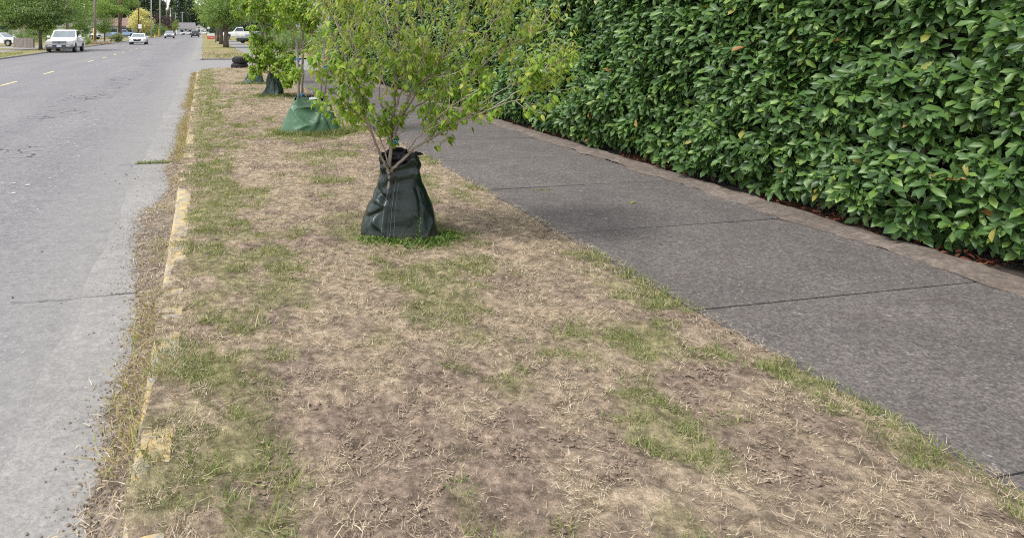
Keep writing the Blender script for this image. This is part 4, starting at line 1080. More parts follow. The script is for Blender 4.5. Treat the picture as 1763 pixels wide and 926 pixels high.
F1 = 5.68
def st(pts, d0, d1): return [world(px, py, F1 + d0 + (d1 - d0) * i / (len(pts) - 1)) for i, (px, py) in enumerate(pts)]
stems1 = [
    (st([(672, 400), (671, 330), (671, 292), (675, 215), (681, 150), (684, 80), (688, -20), (690, -110)], 0, .10), .021, .007, .30),
    (st([(670, 300), (663, 282), (650, 256), (632, 207), (619, 172), (616, 110), (602, 52), (588, -30)], 0, -.25), .0125, .004, .34),
    (st([(672, 296), (690, 278), (721, 251), (755, 231), (785, 214), (808, 203)], 0, -.10), .0135, .0065, .48),
    (st([(808, 203), (835, 192), (858, 180), (888, 160), (914, 143), (950, 115), (972, 101)], -.10, -.28), .0055, .0022, .62),
    (st([(790, 211), (830, 178), (880, 146), (915, 128), (945, 108)], -.06, -.05), .0042, .002, .55),
    (st([(676, 240), (685, 212), (699, 178), (712, 150), (722, 108), (727, 50), (716, -20), (708, -90)], 0, -.12), .012, .0045, .30),
    (st([(676, 228), (692, 205), (715, 165), (735, 132), (757, 111), (784, 69), (812, 22), (840, -30)], .01, .25), .010, .004, .30),
    (st([(690, 205), (712, 188), (742, 170), (775, 155), (815, 130), (838, 108), (862, 86), (905, 55)], .0, .42), .008, .0028, .30),
    (st([(650, 256), (640, 225), (612, 195), (588, 170), (564, 152)], -.06, -.30), .008, .0028, .35),
    (st([(673, 236), (664, 200), (652, 160), (660, 110), (648, 60), (630, 0), (622, -60)], .01, .42), .010, .004, .30),
    (st([(632, 207), (620, 180), (605, 130), (585, 80), (562, 44), (545, 8), (530, -30)], -.1, .15), .008, .003, .25),
    (st([(678, 200), (688, 165), (698, 130), (690, 85), (664, 38), (650, -30)], 0, -.45), .009, .0035, .25),
    (st([(700, 268), (712, 245), (735, 222), (760, 198), (785, 178), (806, 165)], -.02, -.40), .007, .0028, .35),
    (st([(699, 178), (720, 152), (750, 118), (772, 60), (782, 0), (792, -60)], -.04, -.28), .008, .003, .25),
    (st([(680, 235), (704, 222), (738, 208), (768, 198), (795, 178)], .01, .45), .006, .0026, .35),
    (st([(668, 280), (655, 240), (628, 208), (600, 200), (580, 195)], .0, .38), .0065, .0026, .45),
    (st([(616, 110), (606, 88), (588, 60), (572, 20), (566, -30)], -.17, -.5), .006, .003, .1),
    (st([(640, 225), (622, 180), (596, 140), (560, 110), (536, 96)], -.1, -.4), .005, .002, .4),
    (st([(684, 80), (664, 30), (640, -40)], .05, .2), .005, .002, .5),
    (st([(722, 108), (745, 50), (752, -10), (765, -60)], -.1, .1), .005, .002, .5),
    (st([(757, 111), (790, 90), (840, 40), (878, -8)], .2, .1), .005, .002, .6),
    (st([(815, 130), (850, 96), (905, 66), (936, 40)], .3, .2), .004, .002, .6),
    (st([(835, 192), (870, 178), (905, 168), (940, 150)], -.12, -.3), .0036, .0018, .5),
    (st([(616, 110), (612, 60), (625, 15), (634, -40)], -.18, -.3), .005, .002, .4),
    (st([(735, 132), (760, 128), (795, 110), (820, 80), (848, 40), (866, 0)], .12, .5), .006, .0026, .15),
]
dogwood('largest young tree with many spreading stems rising from the dark zipped watering bag', (world(672, 400, F1).x, world(672, 400, F1).y, 0), stems1, .02, 1.0, every=.15, tw=(.20, .44), nleaf=(3, 6), seed=4, big_z=1.5, bare=.20)
mb = MB(); c0 = world(681, 242, F1)
mb.tube([c0 + Vector((-.022, 0, -.02)), c0 + Vector((0, -.030, 0)), c0 + Vector((.022, 0, .01)), c0 + Vector((0, .03, .0)), c0 + Vector((-.022, 0, -.02))], .006, 5)
mb.box(c0 + Vector((.004, -.032, -.012)), (.012, .004, .026))
tag(mb.build('tree_tie', M['teal'], None, True), 'teal tie knotted round the nearest tree just above its dark bag', 'tree tie')

# tree 2: several stems and two stakes out of the bright green bag
F2 = 11.5
def st2(pts, d0, d1, F=F2): return [world(px, py, F + d0 + (d1 - d0) * i / (len(pts) - 1)) for i, (px, py) in enumerate(pts)]
stems2 = [
    (st2([(519, 232), (519, 172), (521, 110), (522, 60), (518, 0), (515, -90)], 0, .2), .030, .010, .56),
    (st2([(545, 225), (552, 168), (548, 105), (539, 66), (528, 20), (520, -60)], .05, .0), .018, .008, .56),
    (st2([(553, 200), (562, 142), (568, 96), (580, 60), (592, 0), (600, -80)], .1, .3), .018, .008, .56),
    (st2([(521, 95), (505, 60), (485, 30), (470, -10)], .1, -.2), .010, .004, .30),
    (st2([(521, 80), (540, 45), (556, 10), (566, -40)], .1, -.25), .010, .004, .30),
    (st2([(556, 120), (540, 122), (520, 128), (505, 133)], 0, -.35), .006, .003, .75),
    (st2([(566, 110), (585, 92), (604, 66), (622, 30)], .1, -.1), .008, .003, .35),
]
dogwood('young tree with tall pale stems and an airy crown rising from the bright green bag', (world(519, 232, F2).x, world(519, 232, F2).y, 0), stems2, .03, 1.4, every=.22, tw=(.28, .55), nleaf=(4, 7), seed=11, big_z=9, nparts=150)
def stake(p0, p1, r, label):
    o = empty('tree_stake', p0, 0, label, 'stake', 'wooden stakes beside the second tree')
    MB().tube([(0, 0, 0), tuple((p1 - p0) * .5), tuple(p1 - p0)], [r, r * .97, r * .95], 8).build('pole', M['stake'], o, True)
    return o
stake(world(516, 225, F2 - .02), world(511, 66, F2 - .02), .024, 'wooden stake left of the pale stem in the bright green bag')
stake(world(545, 220, F2 - .05), world(560, 70, F2 - .05), .024, 'wooden stake leaning right in the bright green bag')
for (px, py, r, lab) in ((518, 163, .052, 'blue tie low on the stakes just above the bright green bag'), (513, 102, .045, 'blue tie halfway up the left stake of the second tree')):
    c = world(px, py, F2)
    mb = MB(); mb.tube([c + Vector((r * math.cos(a), r * .8 * math.sin(a), .006 * math.sin(2 * a))) for a in np.linspace(0, 2 * PI, 13)], .011, 6)
    mb.box(c + Vector((.01, -r, -.02)), (.02, .006, .06)); tag(mb.build('tree_tie', M['bluetie'], None, True), lab, 'tree tie')
c = world(562, 116, F2); mb = MB(); mb.tube([c + Vector((.06 * math.cos(a), .05 * math.sin(a), .01 * math.sin(a))) for a in np.linspace(0, 2 * PI, 13)], .012, 6)
mb.box(c + Vector((-.03, -.05, -.03)), (.02, .006, .07)); tag(mb.build('tree_tie', M['teal'], None, True), 'teal tie between the right stake and stems of the second tree', 'tree tie')
o = MB().box((0, 0, .012), (.07, .04, .02), .4).build('wood_chip', M['paleslab'], None, bev=.004, loc=gp(516, 238) + Vector((0, 0, .01))); tag(o, 'small pale chip of wood lying in front of the bright green bag', 'wood chip')

# tree 3: low bushy crown over the slumped bag; tree 4: slim stem behind it
F3 = 18.15
stems3 = [
    (st2([(467, 165), (466, 130), (462, 95), (458, 55), (455, 0), (452, -60)], 0, .1, F3), .035, .012, .25),
    (st2([(466, 130), (478, 118), (492, 108), (503, 100)], 0, -.4, F3), .014, .006, .2),
    (st2([(465, 128), (452, 115), (440, 104), (432, 98)], 0, -.3, F3), .014, .006, .2),
    (st2([(464, 110), (450, 92), (440, 75), (434, 60)], 0, -.2, F3), .012, .005, .25),
    (st2([(466, 120), (484, 126), (496, 132), (505, 138)], -.1, -.5, F3), .010, .005, .2),
    (st2([(463, 100), (478, 86), (490, 90), (500, 96)], 0, .3, F3), .010, .005, .2),
    (st2([(461, 80), (476, 55), (492, 30), (505, 0)], 0, .3, F3), .012, .005, .25),
    (st2([(459, 60), (445, 30), (432, 5), (425, -30)], 0, -.2, F3), .012, .005, .25),
    (st2([(465, 125), (462, 112), (458, 104), (455, 96)], -.1, -.55, F3), .010, .005, .2),
    (st2([(465, 130), (455, 124), (446, 122), (440, 124)], -.05, -.35, F3), .008, .004, .1),
    (st2([(466, 128), (476, 130), (486, 136), (492, 142)], -.1, -.45, F3), .008, .004, .1),
    (st2([(466, 126), (470, 122), (474, 124), (477, 128)], -.1, -.6, F3), .008, .004, .1),
    (st2([(466, 122), (484, 108), (496, 112), (506, 120)], -.1, .2, F3), .008, .004, .1),
]
dogwood('bushy low crowned young tree standing in the slumped dark bag', (world(467, 165, F3).x, world(467, 165, F3).y, 0), stems3, .03, 1.75, every=.15, tw=(.18, .42), nleaf=(5, 8), seed=21, big_z=9, nparts=60, dens=.95)
F4 = 22.25
stems4 = [
    (st2([(435, 145), (434, 100), (432, 60), (431, 20), (430, -40), (429, -90)], 0, 0, F4), .040, .014, .5),
    (st2([(432, 55), (420, 35), (408, 15), (398, -10)], 0, -.2, F4), .014, .006, .25),
    (st2([(432, 60), (446, 40), (460, 18), (474, -8)], 0, .2, F4), .014, .006, .25),
    (st2([(431, 30), (445, 5), (456, -25)], 0, -.3, F4), .012, .006, .25),
]
dogwood('slim single stemmed young tree at the farthest watering bag', (world(435, 145, F4).x, world(435, 145, F4).y, 0), stems4, .04, 2.0, every=.26, tw=(.35, .65), nleaf=(5, 8), seed=31, big_z=9, nparts=30)

# ================================================================== THE HEDGE
HX, HY0, HY1, HH = 5.42, 1.6, 29.6, 3.15
def hedge_face(Y, Z):
    bump_ = (fbm(Y * 1.1, Z * 1.2, 201, 3) - .5) * .75 + (fbm(Y * 3.1, Z * 3.1, 207, 2) - .5) * .16
    return HX + 0.03 - bump_ * .75 + np.clip(.30 - Z, 0, .3) * .55 + np.clip(Z - 2.5, 0, 2) * .12
def shoots(n, y0, y1, z0, z1, depth, nl, lr, asp):
    n = int(n * 1.45); Y = rng.uniform(y0, y1, n); Z = rng.uniform(z0, z1, n)
    kq = rng.uniform(size=n) < np.clip((fbm(Y * 2.4, Z * 2.6, 271, 3) - .25) * 4.2, .28, 1); Y, Z = Y[kq], Z[kq]; n = len(Y)
    dp = rng.uniform(0, 1, n) ** 1.3 * depth
    X = hedge_face(Y, Z) + dp
    s = norm(np.stack([-np.ones(n), rng.normal(-.05, .55, n), rng.normal(.42, .45, n)], -1))
    o1 = norm(np.cross(s, np.tile([0, 0, 1.], (n, 1)))); o2 = np.cross(s, o1)
    P, D, N_, L, W, DP = [], [], [], [], [], []
    ph = rng.uniform(0, 2 * PI, n)
    for k in range(nl):
        a = ph + k * 2.4; tilt = R(32) + R(52) * (1 - k / nl) + rng.normal(0, .12, n)
        q = o1 * np.cos(a)[:, None] + o2 * np.sin(a)[:, None]
        q = q * np.array([1, 1, .62])
        d = s * np.cos(tilt)[:, None] + q * np.sin(tilt)[:, None]
        d = d + np.array([-.12, .0, -.38])
        nn = (s * np.sin(tilt)[:, None] - q * np.cos(tilt)[:, None]) * .55 + np.array([-.42, -.10, .62])
        ln = rng.uniform(lr[0], lr[1], n) * (1 - .35 * (k / nl) ** 2)
        P.append(np.stack([X, Y, Z], -1) + s * (.016 * k) + q * .006); D.append(d); N_.append(nn); L.append(ln); W.append(ln * asp * rng.uniform(.85, 1.15, n)); DP.append(dp)
    r = [np.concatenate(v) for v in (P, D, N_, L, W, DP)]
    ok = r[0][:, 2] + np.minimum(0, norm(r[1])[:, 2] * r[3]) > .02
    return [v[ok] for v in r]
hedge = empty('laurel_hedge', (HX + .6, (HY0 + HY1) / 2, 0), 0, 'tall dense glossy laurel hedge standing along the dark sidewalk', 'hedge')
off = np.array(hedge.location)
H1 = shoots(5600, HY0, 9.5, .10, HH, .34, 8, (.085, .165), .43)
H2 = shoots(5000, 9.5, 17, .10, HH, .30, 7, (.10, .165), .44)
H3 = shoots(5200, 17, HY1, .10, HH, .28, 6, (.12, .17), .46)
P, D, Nn, L, W, DP = H1
X, Y, fw = pix(P)
Dn, Bn, N2 = leaf_frames(D, Nn)
view = norm(np.array([0, 0, CAM_H]) - P)
facing = np.abs((N2 * view).sum(-1))
sc = L * np.sqrt(W) * np.sqrt(facing + .05) / fw * np.exp(-DP / .07)
P2_, D2_, N2_, L2_, W2_, DP2 = H2
inphoto = (X > 5) & (X < 1195) & (Y > 3) & (Y < 424)
sc[~inphoto] = -1
top = np.argsort(-sc)[:300]
ch = np.zeros(len(P), bool); ch[top] = True
leaf_parts('leaf', unit_leaf('laurel_leaf', T_FINE, .42, M['laurel']), top, P, D, Nn, L, hedge, off)
allL = []
for (p, d, n_, l, w_), t in (((P[~ch], D[~ch], Nn[~ch], L[~ch], W[~ch]), T_FINE), ((H2[0], H2[1], H2[2], H2[3], H2[4]), T_FINE), ((H3[0], H3[1], H3[2], H3[3], H3[4]), T_LOW)):
    o = leaf_obj('foliage', p, d, n_, l, w_, t, M['laurel'], hedge, off); o['kind'] = 'stuff'
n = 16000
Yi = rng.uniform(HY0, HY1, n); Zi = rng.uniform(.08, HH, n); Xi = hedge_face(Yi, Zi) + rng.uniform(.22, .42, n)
o = leaf_obj('inner_foliage', np.stack([Xi, Yi, Zi], -1), rand_dir(n) + [-.4, 0, 0], rand_dir(n) + [-1, 0, .3], rng.uniform(.10, .16, n), rng.uniform(.05, .07, n), T_LOW, M['laurel_shade'], hedge, off); o['kind'] = 'stuff'
n = 9000
Yi = rng.uniform(HY0, HY1, n); Xi = rng.uniform(HX + .05, HX + 1.5, n); Zi = HH + (fbm(Yi * 1.3, Xi * 1.3, 300, 3) - .5) * .2
o = leaf_obj('top_foliage', np.stack([Xi, Yi, Zi], -1), rand_dir(n) + [0, 0, .7], rand_dir(n) * .5 + [0, 0, 1], rng.uniform(.10, .15, n), rng.uniform(.045, .06, n), T_LOW, M['laurel'], hedge, off); o['kind'] = 'stuff'
b = MB(); b.box((.25, 0, HH / 2 - .02), (1.05, HY1 - HY0 - .2, HH - .22)); b.build('shaded_core', M['dark'], hedge)  # plain box, coloured near black to stand for the shade behind the leaves
for yv in np.arange(HY0 + .3, HY1, .85):
    p = Vector((HX + .22 + random.uniform(-.04, .06), yv + random.uniform(-.2, .2), 0)) - Vector(off)
    MB().tube([p, p + Vector((random.uniform(-.05, .05), random.uniform(-.1, .1), .4)), p + Vector((-.05, random.uniform(-.2, .2), 1.0))], [.03, .025, .015], 6).build('stem', M['darkbark'], hedge, True)
for k in range(90):
    yv = HY0 + (HY1 - HY0) * random.random() ** 1.6; zv = random.uniform(.15, 2.9)
    x0 = float(hedge_face(np.array(yv), np.array(zv))); p = Vector((x0 + .22, yv, zv)) - Vector(off); d = Vector((-.25, random.uniform(-.2, .2), random.uniform(.05, .3)))
    if k == 0: tmb = MB()
    tmb.tube([p - d * 1.2, p, p + d * .9 + Vector((0, 0, .03))], [.007, .006, .003], 5)
t_ = tmb.build('twigs', M['bark'], hedge, True); t_['kind'] = 'stuff'
# russet litter under the hedge
n = 1500; Y = rng.uniform(2.5, 16, n); X = 5.47 + np.abs(rng.normal(0, .12, n)); k = fbm(Y * .9, Y * 0, 401, 3) > .40
n = int(k.sum())
tag(leaf_obj('fallen_leaves', np.stack([X[k], Y[k], rng.uniform(.02, .05, n)], -1), rand_dir(n) * [1, 1, .4], rand_dir(n) * .6 + [0, 0, 1], rng.uniform(.03, .075, n), rng.uniform(.015, .032, n), T_FINE, M['redlitter']), 'russet fallen leaves lying under the foot of the laurel hedge', 'fallen leaves', kind='stuff')
def one_leaf(px, py, L, m, lab, a, me):
    p = gp(px, py); o = link('fallen_leaf', me); o.location = p + Vector((0, 0, .010)); o.scale = (L, L, L); o.rotation_euler = (.12, -.10, a); tag(o, lab, 'leaf')
one_leaf(1085, 352, .085, None, 'yellow green fallen leaf lying alone in the middle of the dark sidewalk', .3, unit_leaf('fallen_leaf', T_FINE, .42, M['fol_yellow']))
o = tuft('weed_tuft', gp(934, 328).x, gp(934, 328).y, 0.0, .12, .02, 130, .012, .03, .005, M['greengrass'], 'tiny green weed in a joint of the dark sidewalk', 'weeds')
# low bush with yellow tips where the hedge ends
def blob_tree(name, label, cat, base, blobs, nleaf, ls, m, trunk=None, group=None, bark='darkbark', seed=0, flat=1.0, clump=.20, extra=None, low=T_LOW, limbs=6, mixm=None, per=70):
    """trunk: (height, radius, lean x, lean y); blobs: x, y, z, rx, ry, rz about the base"""
    g = np.random.default_rng(seed + 100); rd = random.Random(seed)
    root = empty(name, base, 0, label, cat, group)
    B = np.array(blobs, float)
    wgt = (B[:, 3] * B[:, 4] * B[:, 5]) ** .67; wgt /= wgt.sum()
    nc = max(8, nleaf // per)
    bi = g.choice(len(B), nc, p=wgt)
    dirs = rand_dir(nc, g); rad = g.uniform(.35, 1, nc) ** .55
    C = B[bi, :3] + dirs * B[bi, 3:6] * rad[:, None]
    sg = clump * B[bi, 3:6].min(1) * g.uniform(.7, 1.4, nc)
    k = np.repeat(np.arange(nc), nleaf // nc)
    P = C[k] + g.normal(size=(len(k), 3)) * sg[k][:, None] * np.array([1, 1, .55 * flat])
    KI = k[P[:, 2] > .03]; P = P[P[:, 2] > .03]; n = len(P)
    out = norm(P - B[:, :3].mean(0))
    D = out * .8 + g.normal(size=(n, 3)) * .8 + [0, 0, -.25]
    Nn = g.normal(size=(n, 3)) * .6 + [0, 0, .9] + out * .3
    L = g.uniform(.7, 1.35, n) * ls
    q = np.ones(n, bool)
    if extra:
        q = (P[:, 2] < np.quantile(P[:, 2], 1 - extra[0])) | (g.uniform(size=n) < .4)
    if mixm:
        q = (g.uniform(size=nc) > mixm[0])[KI]; extra = mixm
    V, F = leaves_np(P[q], D[q], Nn[q], L[q], L[q] * .55, low)
    o = link('crown', mesh_np('crown', V, F, m), root); o['kind'] = 'stuff'
    if extra and (~q).sum():
        V, F = leaves_np(P[~q], D[~q], Nn[~q], L[~q], L[~q] * .55, low); o = link('crown_tips', mesh_np('crown_tips', V, F, extra[1]), root); o['kind'] = 'stuff'
    if trunk:
        h, r, lx, ly = trunk
        mb = MB(); tp = Vector((lx, ly, h))
        mb.tube([(0, 0, -.05), (lx * .2, ly * .2, h * .3), (lx * .6, ly * .6, h * .7), tp], [r * 1.25, r, r * .85, r * .7], 9)
        for j in range(min(limbs, len(C))):
            e = Vector(C[rd.randrange(len(C))]); s0 = tp * rd.uniform(.75, 1.0)
            mb.tube([s0, s0.lerp(e, .4) + Vector((0, 0, .12 * h)), e], [r * .5, r * .3, r * .08], 6)
        mb.build('trunk', M[bark], root, True)
    return root
bp = gp(566, 128)
blob_tree('bush', 'rounded green bush with yellow tips at the far end of the laurel hedge', 'bush', (5.95, 31.6, 0), [(0, 0, .60, .75, 1.0, .62), (.5, .9, .6, .7, .8, .6), (.2, -1.0, .55, .6, .7, .55)], 4200, .11, M['fol_mid'], seed=3, extra=(.22, M['fol_yellow']), clump=.3)

# ================================================================== TYRES, SIGNS, STREET THINGS
def tyre(loc, rz, label):
    o = empty('old_tyre', loc, rz, label, 'tyre', 'pair of old tyres stacked flat'); o.scale = (1.04, 1.04, 1.28)
    prof = [(.19, .03), (.205, .0), (.29, .0), (.345, .02), (.365, .06), (.368, .11), (.365, .16), (.345, .20), (.29, .222), (.205, .222), (.19, .19), (.20, .18), (.31, .17), (.33, .11), (.31, .05), (.20, .04)]
    MB().lathe(prof, 36, close=True).build('carcass', M['rubber'], o, True, sharp=40)
    mb = MB()
    for k in range(36):
        a = 2 * PI * k / 36; mb.box((.366 * math.cos(a), .366 * math.sin(a), .11), (.016, .035, .11), a)
    mb.build('tread', M['rubber'], o)
    return o
tp = gp(413, 118)
tyre((tp.x, tp.y + .25, -.06), .2, 'lower of two old black tyres lying stacked by the side street')
tyre((tp.x + .05, tp.y + .23, .225), .9, 'upper of two old black tyres lying stacked by the side street')

def post_sign(loc, rz):
    o = empty('yard_sign', loc, rz, 'red and white yard sign hanging from a dark post on the far verge', 'sign')
    MB().box((.52, 0, .78), (.09, .09, 1.66)).build('post', M['plastic'], o, bev=.01)
    MB().box((-.02, 0, 1.52), (1.05, .06, .07)).build('arm', M['plastic'], o, bev=.008)
    MB().box((-.06, 0, 1.14), (.98, .02, .34)).build('white_panel', M['signwhite'], o)
    MB().box((-.06, 0, .745), (.98, .022, .42)).build('red_panel', M['signred'], o)
    mb = MB()
    for k in range(6): mb.box((-.42 + k * .145, -.013, .78), (.085, .004, .09))
    mb.build('lettering', M['signwhite'], o)
sp_ = gp(364, 74.5); post_sign((sp_.x, sp_.y, 0), 0)

def stop_tube(pts, r, m, name, parent): return MB().tube(pts, r, 6).build(name, m, parent, True)
def plate_sign(loc, rz, w_, h_, z, label, m='signwhite', post='steel'):
    o = empty('street_sign', loc, rz, label, 'sign')
    MB().box((0, 0, z / 2), (.06, .06, z)).build('post', M[post], o)
    MB().box((0, -.05, z), (w_, .012, h_)).build('panel', M[m], o, bev=.004)
    return o
q = world(241, 70, 128); plate_sign((q.x, q.y, 0), -.1, .62, .78, 2.45, 'white rectangular sign on a thin post behind the white saloon')
q = world(359, 62, 190); plate_sign((q.x, q.y, 0), 0, .75, .9, 2.6, 'small white sign beyond the red and white yard sign')

def hydrant(loc):
    o = empty('fire_hydrant', loc, 0, 'yellow fire hydrant on the left verge beside the pale poles', 'hydrant')
    MB().lathe([(.20, 0), (.20, .05), (.13, .06), (.13, .50), (.17, .52), (.17, .56), (.13, .60), (.08, .70), (.03, .74), (.03, .78)], 16).build('barrel', M['yellow'], o, True, sharp=40)
    for a in (0, PI): MB().tube([(0, 0, .42), (.22 * math.cos(a), 0, .42)], .06, 8).build('nozzle', M['yellow'], o, True)
    MB().tube([(0, 0, .40), (0, -.22, .40)], .075, 8).build('outlet', M['yellow'], o, True)
q = world(266.8, 66, 165); hydrant((q.x, q.y, 0))

def pole(px, fw, label, h=11.0, r=.16, m='polewood', arms=1, lamp=False, transformer=False, rz=0, x=None, guard=False):
    q = world(px, 60, fw); o = empty('utility_pole', (q.x, q.y, 0), rz, label, 'utility pole', 'utility poles along the left verge')
    MB().tube([(0, 0, -.1), (0, 0, h * .5), (0, 0, h)], [r, r * .86, r * .68], 12).build('pole', M[m], o, True)
    for k in range(arms):
        a = MB().box((0, -r * .7 - .06, h - .35 - k * .9), (2.2, .11, .13)).build('crossarm', M[m], o)
        for xx in (-1.0, -.55, .55, 1.0): MB().lathe([(.02, 0), (.02, .08), (.05, .10), (.05, .17), (.02, .20)], 8, (xx, -r * .7 - .06, h - .28 - k * .9)).build('insulator', M['steel'], a)
    if transformer:
        MB().lathe([(.0, 0), (.24, 0), (.26, .05), (.26, .75), (.20, .82), (.0, .86)], 14, (0, -r - .28, h * .66)).build('transformer', M['signwhite'], o, True, sharp=40)
    if lamp:
        ar = MB().tube([(0, 0, lamp), (.9, -.1, lamp + .35), (2.2, -.2, lamp + .42)], .04, 6).build('lamp_arm', M['steel'], o, True)
        MB().loft([[(2.1 + xx * 1.0, -.2 + sy * wd, lamp + .42 + sz * hh) for sy, sz in ((-1, 0), (-.6, 1), (.6, 1), (1, 0), (.6, -.5), (-.6, -.5))] for xx, wd, hh in ((0, .06, .05), (.25, .17, .10), (.65, .15, .09), (.85, .05, .03))]).build('lamp_head', M['signwhite'], ar, True)
    return o
pole(115.5, 71, 'brown utility pole directly behind the white pickup', 11, .17, 'polewood', 1)
p163 = pole(163.5, 90, 'thick grey brown utility pole with a yellow guy guard beside it', 11.5, .19, 'polewood', 1)
mb = MB(); mb.tube([(-1.1, -.2, 0), (-.95, -.17, 2.1)], .05, 6); gg = world(160.5, 70, 89.5)
o = empty('guy_wire', (gg.x, gg.y, 0), 0, 'guy wire in a yellow plastic guard beside the thick grey pole', 'guy wire')
MB().tube([(0, 0, 0), (.06, .02, 2.0)], .055, 6).build('guard', M['yellow'], o, True)
MB().tube([(.06, .02, 1.9), (.22, .3, 9.5)], .012, 4).build('wire', M['steel'], o)
pole(205.5, 112, 'dark red brown pole standing by the white flowering shrub', 11, .20, 'redpole', 1)
pole(238.5, 150, 'brown pole rising behind the white saloon and white sign', 11, .17, 'redpole', 1)
pole(260.5, 170, 'pale grey pole just right of the cream flowering tree', 11.5, .17, 'palepole', 1)
pole(275.5, 200, 'pale pole with a yellow marker post against its foot', 12, .19, 'palepole', 1)
q = world(273.4, 60, 198); o = MB().box((0, 0, 1.05), (.30, .10, 2.1)).build('marker_post', M['yellow'], None, bev=.01, loc=(q.x, q.y, 0)); tag(o, 'yellow marker post standing against the foot of a pale pole', 'marker post')
pole(287, 250, 'grey pole with a white transformer and street lamp arm', 13.5, .2, 'polewood', 1, lamp=12.6, transformer=True)
pole(293.5, 300, 'slender pole with a white transformer behind the dark estate car', 11.5, .2, 'palepole', 1, transformer=True)
pole(302, 345, 'thin distant pole left of the grey roofed house', 10.5, .2, 'palepole', 1)
pole(313.8, 330, 'distant pole with a lamp arm above the grey roofed house', 10.5, .2, 'palepole', 1, lamp=7.6, rz=PI)
def wire(a, b, sag, label, r=.018):
    a, b = Vector(a), Vector(b)
    pts = [a.lerp(b, t) + Vector((0, 0, -sag * 4 * t * (1 - t))) for t in np.linspace(0, 1, 13)]
    tag(MB().tube(pts, r, 4).build('overhead_wire', M['plastic']), label, 'overhead wire', 'overhead wires')
pv = [world(px, 60, fw) for px, fw in ((115.5, 71), (163.5, 90), (205.5, 112), (238.5, 150), (260.5, 170), (275.5, 200), (287, 250), (293.5, 300), (302, 345))]
PN = ['pickup pole', 'thick grey brown pole', 'red brown pole', 'saloon pole', 'first pale pole', 'pale pole with yellow marker', 'street lamp pole', 'slender transformer pole', 'thin distant pole']
for i in range(len(pv) - 1):
    a, b = pv[i].copy(), pv[i + 1].copy(); a.z = 10.9 if i != 5 else 11.7; b.z = 10.9
    wire(a, b, .5, 'overhead wire from the ' + PN[i] + ' to the ' + PN[i + 1])
for k, (z, fw) in enumerate(((9.4, 300), (8.9, 300), (8.4, 302), (10.2, 298), (7.9, 340))):
    a = world(292 + k, 30, fw); b = world(470, 30, fw + 20); a.z = z; b.z = z - .2
    wire(a, b, .7, ('second highest', 'middle', 'second lowest', 'topmost', 'lowest')[k] + ' of five overhead wires crossing above the far end of the street', .05)

